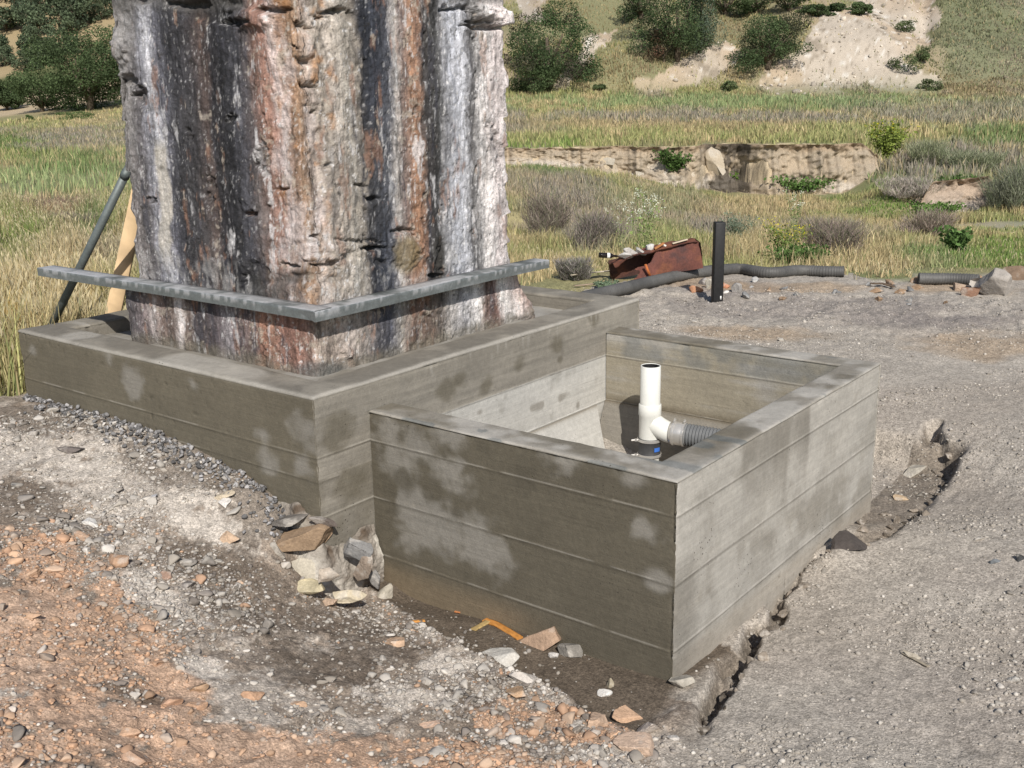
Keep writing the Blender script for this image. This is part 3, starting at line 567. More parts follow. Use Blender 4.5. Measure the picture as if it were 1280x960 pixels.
def pier_shell(name, u0, u1, v0, v1, z0, z1, low):
    """faces: front (v=v0) from u1 to u0, rounded corner, side (u=u0) from v0 to v1, then back faces"""
    rc = .06 if not low else .03; st = .0065
    f1 = [(u, v0) for u in np.arange(u1 - rc, u0 + rc, -st)]
    cnr = [(u0 + rc - rc * math.sin(t), v0 + rc - rc * math.cos(t)) for t in np.linspace(0, math.pi / 2, 14)]
    f2 = [(u0, v) for v in np.arange(v0 + rc, v1 - rc, st)]
    c2 = [(u0 + rc - rc * math.cos(t), v1 - rc + rc * math.sin(t)) for t in np.linspace(0, math.pi / 2, 9)]
    f3 = [(u, v1) for u in np.linspace(u0 + rc, u1 - rc, 60)]; f4 = [(u1, v) for v in np.linspace(v1 - rc, v0 + rc, 60)]
    c4 = [(u1 - rc + rc * math.cos(t), v0 + rc - rc * math.sin(t)) for t in np.linspace(0, math.pi / 2, 9)]
    L = np.array(f1 + cnr[1:] + f2 + c2 + f3[1:] + f4 + c4[1:]); L = np.vstack([L, L[:1]])
    nL = len(L); tang = np.gradient(L, axis=0); tang /= np.linalg.norm(tang, axis=1)[:, None] + 1e-9; N = np.stack([tang[:, 1], -tang[:, 0]], -1)
    cc = np.array([(u0 + u1) / 2, (v0 + v1) / 2]); sg = np.sign(((L - cc) * N).sum(1)); N = N * sg[:, None]
    nz = int((min(z1, 3.0) - z0) / st); zs = np.concatenate([np.linspace(z0, min(z1, 3.0), nz), np.linspace(3.02, z1, 50) if z1 > 3.05 else []])
    u = np.broadcast_to(L[:, 0], (len(zs), nL)).copy(); v = np.broadcast_to(L[:, 1], u.shape).copy(); z = np.broadcast_to(zs[:, None], u.shape).copy()
    wx, wy, wz = proj(CX + u * Uv[0] + v * Vv[0], CY + u * Uv[1] + v * Vv[1], 0 * u + 1.95)[0], None, None   # stain coordinate: fixed along the face
    if low: wx = proj(CX + u * Uv[0] + v * Vv[0], CY + u * Uv[1] + v * Vv[1], 0 * u + 1.12)[0]
    face1 = (v < v0 + .02); vis = (v < v0 + .02) | (u < u0 + .02)
    # relief
    s_ = wx / 40.
    d = .016 * fbm(u * 7, v * 7, z * 5, o=5, seed=140, g=.65) + .011 * fbm(u * 22, v * 22, z * 15, o=4, seed=141, g=.65) + .004 * noise(u * 90, v * 90, z * 60, seed=142)
    flute = .004 * np.sin(wx / 9. + 1.4 * noise(wx * .05, z * .6, seed=143)) * (1 - low); d = d + flute * vis
    px, py = proj(CX + u * Uv[0] + v * Vv[0], CY + u * Uv[1] + v * Vv[1], z)
    jj = 10 * fbm(px * .03, py * .03, o=4, seed=144)
    hole = np.zeros_like(u); jf = 5 * fbm(px * .11, py * .16, o=4, seed=182, g=.7)
    def H(x, y, rx, ry, dep, jm=1.0):
        nonlocal d, hole
        m = (1 - sm(.5, 1.2, np.sqrt(((px + jj * jm + 2 * jf - x) / rx) ** 2 + ((py + .6 * jj * jm + jf - y) / ry) ** 2))) * vis
        d = d - dep * m; hole = np.maximum(hole, m if dep > .018 else 0); return m
    if not low:
        # eroded corner strip with broken brick steps
        er = (1 - sm(26, 44, np.abs(px + jj - (374 - .04 * (py - 150))))) * sm(395, 250, py) * vis; d = d - .028 * er - .02 * er * fbm(u * 14, v * 14, z * 14, seed=145)
        for x, y, w1, h1, lf_ in [(378,56,17,14,.014),(384,92,16,9,.012),(390,122,14,8,.010),(384,290,18,12,.010),(400,316,22,9,.012)]:
            m = sm(w1 + 3, w1 - 2, np.abs(px + .35 * jj - x)) * sm(h1 + 2.5, h1 - 2, np.abs(py + .25 * jj - y)) * vis; d = d + lf_ * m
        for x, y, rx, ry in [(377,32,17,5),(380,76,17,5),(384,108,17,5),(405,20,14,3),(366,57,8,2),(395,140,12,2),(392,295,12,3),(395,330,20,2.5),(355,330,14,3)]: H(x, y, rx * .8, ry * .8, .04, .6)
        for x, y, rx, ry, dp in [(265,10,42,18,.02),(310,20,35,16,-.03),(235,5,25,6,.04),(180,-2,20,8,.03),(160,100,12,8,.035),(175,118,7,14,.03),(165,117,9,3,.05),(262,235,5,26,.02),(315,268,8,4,.04),(453,233,6,3,.03),(340,12,22,5,.05),(290,26,26,5,.05),(420,14,18,4,.05),(560,12,12,5,.05),(596,26,16,4,.06),(350,238,10,3,.03),(410,205,8,3,.02),(470,250,7,4,.03),(520,140,4,10,.02),(240,170,5,8,.02),(290,150,6,10,.02),(620,180,5,30,.02),(415,330,10,6,.035),(545,345,10,5,.03),(448,300,30,3,.02),(505,312,18,22,-.025),(505,290,16,4,.04),(466,310,18,4,.05),(438,322,12,9,.02),(480,330,10,5,.02),(385,350,60,10,.015),(330,200,6,30,.02),(545,320,5,20,.02),(601,14,14,10,-.04),(630,20,18,14,-.05),(612,34,34,4,.05),(575,8,10,5,.03),(186,248,5,5,.03),(320,345,14,22,.02),(150,60,8,22,-.02),(152,96,10,10,-.02),(430,20,16,6,.015)]: H(x, y, rx, ry, dp)
        for x, y, w1, amp in [(650,200,12,.035)]:
            rag = sm(620, 652, px) * vis; d = d + rag * (.05 * np.maximum(0, noise(z * 9, z * 0, seed=147)) - .012)
        rg = sm(175, 145, px) * vis; d = d + rg * (.03 * fbm(z * 6, z * 0 + 2, seed=148))
        # vertical fissures
        for xx, a_, b_ in [(532,0,330),(556,150,330),(594,20,320),(330,60,300),(300,250,340),(648,60,300),(612,80,240),(455,60,330)]:
            wob = xx + 3.5 * noise(py * .03, py * 0 + xx, seed=149); m = np.exp(-((px - wob) / 1.6) ** 2) * sm(a_ - 10, a_ + 20, py) * sm(b_ + 10, b_ - 10, py) * (noise(py * .06, py * 0 + xx, seed=150) > -.2); d = d - .015 * m * vis; hole = np.maximum(hole, .6 * m * vis)
    else:
        v = v + np.where((v > v1 - .35), 1, 0) * sm(1.25, .98, z) * .16 * sm(v1 - .35, v1, v)
        for x, y, rx, ry, dp in [(433,440,6,9,-.018),(530,389,5,3,-.012),(332,430,1.5,45,.012),(470,385,12,4,.02),(560,420,5,14,.012),(640,410,10,9,.01)]: H(x, y, rx, ry, dp, .3)
    z2 = z + .004 * noise(u * 30, v * 30, z * 30, seed=151)
    if not low:
        t1 = z * 5.5 + .6 * noise(z * 3, z * 0, seed=171); saw = (1 - (t1 - np.floor(t1))) ** 1.6 * (.35 + .65 * _h(np.floor(t1), 0 * t1, 0 * t1, 5)); rgt = sm(v1 - .16, v1 - .02, v) * sm(u1, u1 - .8, u)
        v = v + rgt * (.055 * saw + .030 * fbm(z * 12, u * 8, v * 8, o=4, seed=172) - .02)
        t2 = z * 4.2 + 1.1 * noise(z * 2, z * 0, seed=173); saw2 = (1 - (t2 - np.floor(t2))) ** 1.3 * _h(np.floor(t2), 0 * t2, 0 * t2, 9); u = u + sm(u1 - .12, u1 - .01, u) * (.05 * saw2 + .035 * fbm(z * 10, v * 8, o=4, seed=174) - .015) * sm(1.35, 1.6, z)
    u = u + N[None, :, 0] * d; v = v + N[None, :, 1] * d
    # stains
    warp = 6 * fbm(u * 3 + v * 3, z * 1.2, o=3, seed=152) + 5 * fbm(u * 16, v * 16, z * 5, o=4, seed=153, g=.7) + 4.5 * fbm(u * 45, v * 45, z * 22, o=3, seed=154, g=.8)
    if low:
        c = np.stack([np.interp(wx + warp * .8, px2, pc2[:, i]) for i in range(3)], -1)
    else: c = np.stack([np.interp(wx + warp, px_, pc_[:, i]) for i in range(3)], -1)
    lum = c.mean(-1, keepdims=True); c = c * np.where(lum < .16, .45 + .55 * (lum / .16), 1)
    st1 = noise(u * 60 + 3, v * 60, z * 14, seed=155); st2 = noise(u * 180, v * 180, z * 9, seed=156); bl = fbm(u * 10, v * 10, z * 6, o=4, seed=157, g=.6)
    c = c * 1.12 * (1 + .26 * st1 + .30 * st2 + .34 * bl)[..., None].clip(.25, 2)
    # crisp runs and crusts
    def runs(fu, fz, sd_, th, wdt=.05): q_ = fbm(u * fu, v * fu, z * fz, o=4, seed=sd_, g=.7); return sm(th, th + wdt, q_ + .12 * st2)
    fade = sm(-.25, .25, fbm(u * 2.5, v * 2.5, z * 1.6, o=3, seed=175))
    grey = np.array([.24, .225, .205]) * (1 + .35 * bl)[..., None]; c = mix(c, grey, .12 * (1 - fade)); gm = c.mean(-1, keepdims=True); c = gm + (c - gm) * .82; c = c * (np.clip(gm, .05, .5) / .19) ** .38
    c = mix(c, np.array([.055, .055, .068]), .75 * runs(13, 2.2, 160, .16, .22) * (.25 + .65 * (c.mean(-1) < .17)))
    c = mix(c, np.array([.60, .59, .60]), .7 * runs(20, 5, 158, .20, .20) * sm(-.1, .2, fbm(u * 3, v * 3, z * 2, seed=159)))
    c = mix(c, np.array([.66, .65, .65]), .8 * runs(70, 38, 176, .27, .12) * sm(-.25, .25, c.mean(-1) - .12 + .2 * bl))
    c = mix(c, np.array([.27, .15, .10]), .55 * runs(13, 4, 177, .22, .2))
    c = mix(c, np.array([.40, .355, .30]), .6 * runs(20, 18, 178, .2, .15) * (c[..., 0] > c[..., 2] * 1.15))
    c = mix(c, np.array([.03, .028, .026]), .7 * runs(70, 40, 179, .36))
    if not low:
        oc = sm(.15, .5, fbm(u * 12, v * 12, z * 12, o=4, seed=161)) * (1 - sm(30, 55, np.abs(px - 380))); c = mix(c, np.array([.42, .20, .07]), .6 * oc)
        ww = sm(.05, .4, fbm(u * 15, v * 15, z * 7, o=4, seed=162)) * (1 - sm(22, 55, np.abs(px + .3 * jj - (360 + .1 * (py - 150))))); c = mix(c, np.array([.52, .46, .45]), .6 * ww)
        cr1 = (1 - sm(5, 9, np.abs(px + .5 * jj - (200 + (py - 180) * .06)))) * sm(170, 190, py) * sm(345, 300, py); c = mix(c, np.array([.50, .46, .40]), .75 * cr1)
        ed = sm(178, 150, px + jj); c = mix(c, np.array([.30, .29, .285]) * (1 + .4 * bl)[..., None], .7 * ed * sm(300, 200, py))
        low_ = sm(335, 352, py - .23 * np.abs(px - 390) * 0 + np.where(px < 392, (392 - px) * .157, (px - 392) * .223) - 0); c = mix(c, np.array([.36, .35, .34]), .45 * low_ * sm(-.1, .3, bl + st1 * .5)); 
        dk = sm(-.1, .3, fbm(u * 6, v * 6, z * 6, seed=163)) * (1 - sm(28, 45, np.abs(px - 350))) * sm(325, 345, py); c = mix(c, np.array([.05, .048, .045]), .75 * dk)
        og = (1 - sm(.6, 1.2, np.hypot((px - 507) / 17, (py - 318) / 26))); c = mix(c, np.array([.20, .155, .08]), .75 * og); dk2 = (1 - sm(.6, 1.2, np.hypot((px - 549) / 9, (py - 318) / 28))); c = mix(c, np.array([.035, .033, .03]), .8 * dk2)
        tp = sm(18, -4, py + jj + .02 * (px - 400)) * ((px < 300) | (px > 560)); c = mix(c, np.array([.12, .115, .11]) * (1 + .5 * bl)[..., None], .8 * tp)
    else:
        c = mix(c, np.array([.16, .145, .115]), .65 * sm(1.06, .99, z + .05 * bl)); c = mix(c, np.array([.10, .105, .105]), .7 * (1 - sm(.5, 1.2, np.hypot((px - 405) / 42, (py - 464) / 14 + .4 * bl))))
    c = mix(c, np.array([.03, .028, .026]), .75 * hole * 0 + .35 * hole)
    P = np.stack([CX + u * Uv[0] + v * Vv[0], CY + u * Uv[1] + v * Vv[1], z2], -1)
    mb = MB(); mb.grid(P, c, flip=False)
    top = P[-1]; ctr = top.mean(0); k = len(top); mb.add(np.vstack([top, ctr[None]]), [[i, i + 1, k, k] for i in range(k - 1)], (.2, .18, .16))
    return rel(mb.obj(name, M_mason, pier, smooth=True))
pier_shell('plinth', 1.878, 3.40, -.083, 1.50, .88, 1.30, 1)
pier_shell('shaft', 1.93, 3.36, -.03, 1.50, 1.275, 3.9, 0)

# steel angle frame round the pier
fr = thing('steel_angle_frame', 'weathered galvanised steel angle bars clamped around the masonry pier', 'steel frame', uvz(1.82, -.13, 1.27))
def angle_bar(u0, v0, u1, v1, nx, ny, z1=1.325, h=.047, wdt=.085, th_=.008):
    a, b_ = np.array([u0, v0]), np.array([u1, v1]); n = int(np.hypot(*(b_ - a)) / .012); s = np.linspace(0, 1, n)[:, None]; N = np.array([nx, ny])
    prof_ = [(0, z1 - h), (0, z1 - h * .66), (0, z1 - h * .33), (0, z1 - .003), (.003, z1), (wdt * .33, z1), (wdt * .66, z1), (wdt, z1), (wdt, z1 - th_), (th_, z1 - th_), (th_, z1 - h), (0, z1 - h)]
    G = []
    for t, z in prof_:
        p = a + (b_ - a) * s + N * t; zz = z + .003 * np.sin(s[:, 0] * 5); G.append(np.stack([CX + p[:, 0] * Uv[0] + p[:, 1] * Vv[0], CY + p[:, 0] * Uv[1] + p[:, 1] * Vv[1], zz], -1))
    G = np.array(G); q = .8 * fbm(G[..., 0] * 5, G[..., 1] * 5, G[..., 2] * 22, o=5, seed=170, g=.75)
    c = mix(np.array([.16, .175, .175]) + 0 * G, np.array([.34, .35, .36]), .6 * sm(.15, .4, q)); c = mix(c, np.array([.09, .095, .09]), .6 * sm(.1, .4, -q)); topm = np.zeros(G.shape[:2]); topm[4:8] = 1
    c = mix(c, np.array([.50, .50, .51]), .8 * topm * sm(-.25, .05, q)); rim_ = np.zeros(G.shape[:2]); rim_[2:4] = 1; c = mix(c, np.array([.46, .46, .47]), .6 * rim_ * sm(.02, .15, fbm(G[..., 0] * 30, G[..., 1] * 30, seed=181))); mb = MB(); mb.grid(G, c, flip=True)
    for k in (0, -1): mb.add(G[:, k], [[0, 3, 8, 10], [3, 5, 7, 8]], (.15, .16, .16))
    return rel(mb.obj('angle_bar', M_metal, fr))
angle_bar(1.79, -.146, 4.17, -.146, 0, 1, wdt=.105); angle_bar(1.785, 1.66, 1.785, -.148, 1, 0, z1=1.3235, wdt=.11)

# leaning brace pipe and plank behind the pier
f0 = uvz(4.38, .10, .45); t0 = uvz(*[3.62, .35, 0]); 
def hit_v(px, py, v):
    u, z = on_v(px, py, v); return uvz(u, v, z)
a = hit_v(64, 408, .0); b_ = hit_v(156, 220, .18); d = (b_ - a); mb = MB(); mb.tube([a - d * .18, a + d * .5, b_ + d * .06], .024, 20, (.13, .15, .15)); br = thing('brace_pipe', 'grey steel pipe leaning against the left side of the pier', 'pipe', tuple(a - d * .18)); rel(mb.obj('pipe', M_metal, br, smooth=True))
a2 = hit_v(153.5, 216, .18); mb = MB(); mb.tube([b_ - d * .01, b_ + d * .03], .0275, 20, (.10, .12, .12)); rel(mb.obj('collar', M_metal, br, smooth=True))
a = hit_v(140, 400, .35); b_ = hit_v(168, 270, .50); d = b_ - a; dn = d / np.linalg.norm(d); sx = np.array([1., 0, 0]) - dn * dn[0]; sx /= np.linalg.norm(sx); sy = np.cross(dn, sx)
n = 30; mb = MB(); s = np.linspace(-.25, 1.25, n); prof_ = [(-.045, -.019), (-.045, .017), (-.043, .019), (.043, .019), (.045, .017), (.045, -.019), (-.045, -.019)]
G = np.array([[a + d * q + sx * p[0] + sy * p[1] for q in s] for p in prof_]); cw = np.array([.62, .45, .27]) * (1 + .2 * noise(G[..., 0] * 60, G[..., 1] * 60, G[..., 2] * 3, seed=4))[..., None]
mb.grid(G, cw); mb.obj('wooden_plank', M_wood, label='pale new wooden plank leaning behind the left edge of the pier', cat='plank')

# ------------------------------------------------------------------ drain fitting inside the box
PU, PV = 1.14, 1.735
fit = thing('drain_fitting', 'white standpipe and side branch clamped to a ribbed grey hose inside the concrete box', 'drain pipe', uvz(PU, PV, .06))
WH = (.8, .8, .78)
def pw(u, v, z): return uvz(u, v, z)
ztop = min(np.linspace(.5, 1.2, 400), key=lambda z: abs(proj(*pw(PU, PV, z))[1] - 457))
pc = pw(PU, PV, 0); rp = .057
def ring_tube(mb, c, r, z0, z1, n=40, ri=None, col=WH):
    """hollow vertical pipe with an open top"""
    ri = ri or r - .006; prof_ = [(r, z0), (r, z1 - .002), (r - .002, z1), (ri, z1), (ri, z0 + .02), (0.001, z0 + .02)]; th = np.linspace(0, 2 * np.pi, n + 1)
    P = np.array([[[c[0] + q * math.cos(t), c[1] + q * math.sin(t), z] for t in th] for q, z in prof_]); mb.grid(P, col, flip=False)
mb = MB(); ring_tube(mb, pc, rp, .33, ztop); rel(mb.obj('riser', M_pvc, fit, smooth=True)); mb = MB(); th = np.linspace(0, 2 * np.pi, 41); mb.grid(np.array([[[pc[0] + q * math.cos(t), pc[1] + q * math.sin(t), z] for t in th] for q, z in [(.0508, ztop - .003), (.0508, .40), (.001, .40)]])); rel(mb.obj('bore_shade', M_black, fit, smooth=True))  # black inner tube is added to stand for shade inside the pipe
k_ = ztop - .47
def lathe(mb, c, prof_, n=40, col=WH):
    th = np.linspace(0, 2 * np.pi, n + 1); P = np.array([[[c[0] + q * math.cos(t), c[1] + q * math.sin(t), z] for t in th] for q, z in prof_]); mb.grid(P, col)
def zpx(py): return float(min(np.linspace(0, 1.2, 1200), key=lambda z: abs(proj(*pw(PU, PV, z))[1] - py)))
zh1, zh0, zw0, zc0, zb = zpx(505), zpx(518), zpx(548), zpx(569), .06
mb = MB(); lathe(mb, pc, [(rp + .001, zh1 + .004), (rp + .007, zh1), (rp + .008, zh0), (rp + .004, zh0 - .008), (rp + .004, zw0 + .01), (rp + .003, zw0), (.05, zw0)])
# branch: leaves the body low on the side and turns towards the box's right wall
dirb = -Uv * .97 + Vv * .20; dirb = dirb / np.linalg.norm(dirb); dirb = np.array([dirb[0], dirb[1], 0])
zbr = zw0 + .05
cz = zh0 - .03; pts = [];
for t in np.linspace(0, 1, 14):
    pts.append(pc * [1, 1, 0] + dirb * (.02 + .115 * t) + np.array([0, 0, zbr + .045 * (1 - math.sin(t * math.pi / 2))]))
mb.tube(pts, [rp + .003] * 14, 32, WH, cap=False)
rel(mb.obj('wye', M_pvc, fit, smooth=True))
mb = MB(); lathe(mb, pc, [(rp, zc0 + .01), (rp, zb)]); rel(mb.obj('stub_pipe', M_pvc, fit, smooth=True))
mb = MB(); lathe(mb, pc, [(rp, zw0 + .006), (rp + .009, zw0 + .005), (rp + .010, zw0 - .01), (rp + .007, zw0 - .014), (rp + .007, zc0 + .016), (rp + .010, zc0 + .012), (rp + .010, zc0), (rp, zc0 - .002)], col=(.05, .05, .052)); cpl = rel(mb.obj('rubber_coupling', M_rubber, fit, smooth=True))
def band_v(z):
    m_ = MB(); lathe(m_, pc, [(rp + .009, z - .008), (rp + .0125, z - .007), (rp + .0125, z + .007), (rp + .009, z + .008)]); s_ = np.array([-1., -.15, 0]); s_ /= np.linalg.norm(s_)
    a_ = pc * [1, 1, 0] + np.array([0, 0, z]) + s_ * (rp + .012); m_.box(a_ + s_ * .008, s_ * .010, np.array([s_[1], -s_[0], 0]) * .006, [0, 0, .007]); m_.tube([a_ + s_ * .012 + [-.012, 0, .0], a_ + s_ * .012 + [.020, -.002, .002]], .0045, 8)
    m_.tube([a_ + s_ * .02, a_ + s_ * .038], .006, 8)
    o = m_.obj('clamp_band', M_steelband, fit); rel(o)
band_v(zw0 - .004); band_v(zc0 + .008)
mb = MB(); f_ = np.array([.25, -1., 0]); f_ /= np.linalg.norm(f_); f2 = np.array([-f_[1], f_[0], 0]); mid = (zw0 + zc0) / 2
P = np.array([[pc * [1, 1, 0] + [0, 0, z] + (rp + .0125) * (f_ * math.cos(t) + f2 * math.sin(t)) for t in np.linspace(.05, .62, 8)] for z in (mid - .012, mid + .012)]); mb.grid(P, (.05, .16, .55)); rel(mb.obj('blue_label', M_blue, fit))
e0 = np.array(pts[-1]); 
mb = MB(); mb.tube([e0 - dirb * .012, e0 + dirb * .01, e0 + dirb * .075, e0 + dirb * .085], [rp + .004, rp + .009, rp + .009, rp + .004], 36, (.2, .2, .2)); rel(mb.obj('branch_coupling', M_steelband, fit, smooth=True))
for q in (.006, .064):
    m_ = MB(); m_.tube([e0 + dirb * q, e0 + dirb * (q + .002), e0 + dirb * (q + .012), e0 + dirb * (q + .014)], [rp + .008, rp + .0125, rp + .0125, rp + .008], 36); sd_ = np.array([dirb[1], -dirb[0], 0]); a_ = e0 + dirb * (q + .007) + [0, 0, rp + .016]
    m_.box(a_, dirb * .006, sd_ * .010, [0, 0, .006]); m_.tube([a_ - sd_ * .018 + [0, 0, .003], a_ + sd_ * .018 + [0, 0, .003]], .0045, 8); m_.tube([a_, a_ + [0, 0, .016]], .005, 8); rel(m_.obj('clamp_band', M_steelband, fit))
hs = e0 + dirb * .075; pts = []; rad = []
for t in np.linspace(0, 1, 240):
    pts.append(hs + dirb * (.62 * t) + np.array([0, 0, -.05 * t ** 1.7])); rad.append(rp + .004 + .004 * math.sin(t * 2 * math.pi * 34))
mb = MB(); mb.tube(pts, rad, 30, (.13, .135, .14)); rel(mb.obj('ribbed_hose', M_rubber, fit, smooth=True))

# ------------------------------------------------------------------ black post, hoses, rusty box behind the box
p = drop(896, 377); dd = math.hypot(p[1], CH - p[2]); hw = 6.3 / FPX * dd; ph = 99 / FPX * dd
mb = MB(); mb.box(p + [0, 0, ph / 2 - .1], [hw, .06 * hw, 0], [-.06 * hw, hw, 0], [0, 0, ph / 2 + .1]); pt = thing('black_post', 'short square black post standing upright in the grey dirt by the hose', 'post', tuple(p)); rel(mb.obj('post', M_black, pt, bevel=.008))
mb = MB(); mb.box(p + [hw * .55, -hw * 1.02, .045], [.006, 0, 0], [0, .002, 0], [0, 0, .017]); rel(mb.obj('white_tag', M_paper, pt))
def hose(name, pxs, label, r=.058, zoff=.03):
    W = []
    for x, y in pxs: q = drop(x, y + 5, 5, 30); W.append(q + [0, 0, r + zoff * 0])
    W = np.array(W); d = np.r_[0, np.cumsum(np.linalg.norm(np.diff(W, axis=0), axis=1))]; n = int(d[-1] / .011); s = np.linspace(0, d[-1], n)
    Q = np.stack([np.interp(s, d, W[:, i]) for i in range(3)], -1)
    ker = np.ones(31) / 31.; pad = np.vstack([np.repeat(Q[:1], 15, 0), Q, np.repeat(Q[-1:], 15, 0)]); Q = np.stack([np.convolve(pad[:, i], ker, 'valid') for i in range(3)], -1)
    rad = r + .0045 * np.sin(s / .030 * 2 * np.pi); c = np.array([.085, .083, .08]) * (1 + .4 * fbm(Q[:, 0] * 5, Q[:, 1] * 5, seed=3))[:, None]
    mb = MB(); mb.tube(Q, rad, 18); mb.C[-1][:n * 18] = np.repeat(c, 18, 0); mb.C[-1][n * 18:] = .01
    return mb.obj(name, M_rubber, smooth=True, label=label, cat='hose')
hose('corrugated_hose', [(715,379),(745,371),(780,363),(815,354),(850,346),(888,340),(925,337),(950,342),(968,343),(1000,339),(1030,341),(1060,341)], 'long dark corrugated hose lying in front of the rusty box and behind the post', zoff=0)
hose('corrugated_hose', [(1142,350),(1165,351),(1190,350),(1228,353)], 'short stretch of dark hose half buried in straw near the right edge', zoff=0)
# rusty sheet metal box
c0 = drop(768, 352, 5, 30); k = math.hypot(c0[1], CH) / FPX
xd = np.array([.985, .12, .15]); xd /= np.linalg.norm(xd); yd = np.array([-.15, .97, .12]); yd -= xd * (yd @ xd); yd /= np.linalg.norm(yd); zd = np.cross(xd, yd)
Lx, Hh, Dp = 110 * k, 31 * k, .20
rb = thing('rusty_steel_box', 'bent rusty sheet steel box torn open at its left end with rubble on top', 'rusty box', tuple(c0))
def sheet(name, fun, nu, nv, col, th_=.006, mask=None):
    uu, vv = np.meshgrid(np.linspace(0, 1, nu), np.linspace(0, 1, nv), indexing='ij'); P, N = fun(uu, vv)
    mb = MB(); q = fbm(P[..., 0] * 5, P[..., 1] * 5, P[..., 2] * 5, o=4, seed=180, g=.65); c = mix(np.array(col), np.array([.21, .08, .04]), .6 * sm(.1, .45, q)); c = mix(c, np.array([.05, .03, .03]), .7 * sm(.05, .4, -q))
    for off, fl in ((0, False), (th_, True)):
        F = grid_faces(nu, nv, 0, fl); V = (P + N * off).reshape(-1, 3)
        if mask is not None: mk = mask(uu, vv).reshape(-1); F = F[mk[F].all(1)]
        mb.add(V, F, c.reshape(-1, 3))
    return rel(mb.obj(name, M_rust, rb, smooth=True))
def fr_(u, v): 
    bulge = .015 * np.sin(np.pi * v) + .02 * np.sin(u * 7) ; slope = .10 * (1 - v)
    P = c0 + xd * (u * Lx)[..., None] + zd * (v * Hh * (.86 + .14 * u))[..., None] - yd * (bulge * .6 + slope)[..., None]; return P, yd
sheet('front_panel', fr_, 90, 40, (.12, .045, .034), mask=lambda u, v: (u > .17 + .20 * v + .05 * noise(v * 6, v * 0) + .10 * (v > .55)))
def tp_(u, v):
    P = c0 + xd * (.02 * Lx + u * Lx * .97)[..., None] + zd * (Hh * (.86 + .14 * u) + .012 * noise(u * 7, v * 5) - .06 * (1 - sm(0, .25, u)))[..., None] + yd * (v * Dp - .03)[..., None]; return P, zd
sheet('top_panel', tp_, 80, 26, (.14, .055, .035), mask=lambda u, v: v > .12 * noise(u * 12, u * 0) - .02)
def bk_(u, v):
    P = c0 + xd * (u * Lx)[..., None] + zd * (v * Hh * (.82 + .14 * u) - .04)[..., None] + yd * (Dp * .98 + 0 * u)[..., None]; return P, yd
sheet('back_panel', bk_, 60, 20, (.07, .035, .03))
def ed_(u, v):
    P = c0 + xd * (Lx * 1.0 + .005 * np.sin(np.pi * v))[..., None] + zd * (v * Hh)[..., None] + yd * (u * Dp - .06)[..., None]; return P, xd
sheet('end_panel', ed_, 20, 20, (.08, .04, .03))
def lf_(u, v):
    P = c0 + xd * (.0 - .03 * v)[..., None] + zd * (v * Hh * .72)[..., None] + yd * (u * Dp * .9)[..., None]; return P, xd
sheet('torn_end', lf_, 20, 20, (.09, .045, .035), mask=lambda u, v: (v < .22 + .1 * noise(u * 9, u * 0)) | (v > .9))
mb = MB(); a = c0 + xd * .36 * Lx - yd * .14 + zd * .03; mb.box(a + zd * .065, xd * .012, yd * .006, zd * .075 - xd * .02, (.42, .13, .04)); rel(mb.obj('orange_strip', M_rust, rb))

# ------------------------------------------------------------------ stones
def ico(sub):
    import bmesh
    bm = bmesh.new(); bmesh.ops.create_icosphere(bm, subdivisions=sub, radius=1); V = np.array([v.co[:] for v in bm.verts]); F = np.array([[v.index for v in f.verts] for f in bm.faces]); bm.free(); return V, F
ICO = {k: ico(k) for k in (1, 2, 4, 5)}
def rock_shape(sub, seed, cuts=9, rough=.06, lo=.38, hi=.8):
    r = np.random.default_rng(seed); V, F = ICO[sub]; V = V.copy()
    for _ in range(cuts):
        n_ = r.normal(size=3); n_ /= np.linalg.norm(n_); h = r.uniform(lo, hi); dp = V @ n_; V = V - np.maximum(dp - h, 0)[:, None] * n_
    if sub > 2:
        V = V * (1 + rough * fbm(V[:, 0] * 2.2 + seed, V[:, 1] * 2.2, V[:, 2] * 2.2, o=5, seed=seed, g=.6))[:, None]
    return V, F
def rotm(r, tilt=.5):
    a, b_, c = r.uniform(0, 6.28), r.normal() * tilt, r.normal() * tilt
    return np.array(Matrix.Rotation(a, 3, 'Z') @ Matrix.Rotation(b_, 3, 'X') @ Matrix.Rotation(c, 3, 'Y'))
def foot(x, y, m=.0):
    u, v = touv(x, y); return ((u > -m) & (u < 1.65) & (v > -m) & (v < 2.2 + m)) | ((u > 1.62 - m) & (u < 4.15 + m) & (v > -.335 - m) & (v < 2.43 + m))
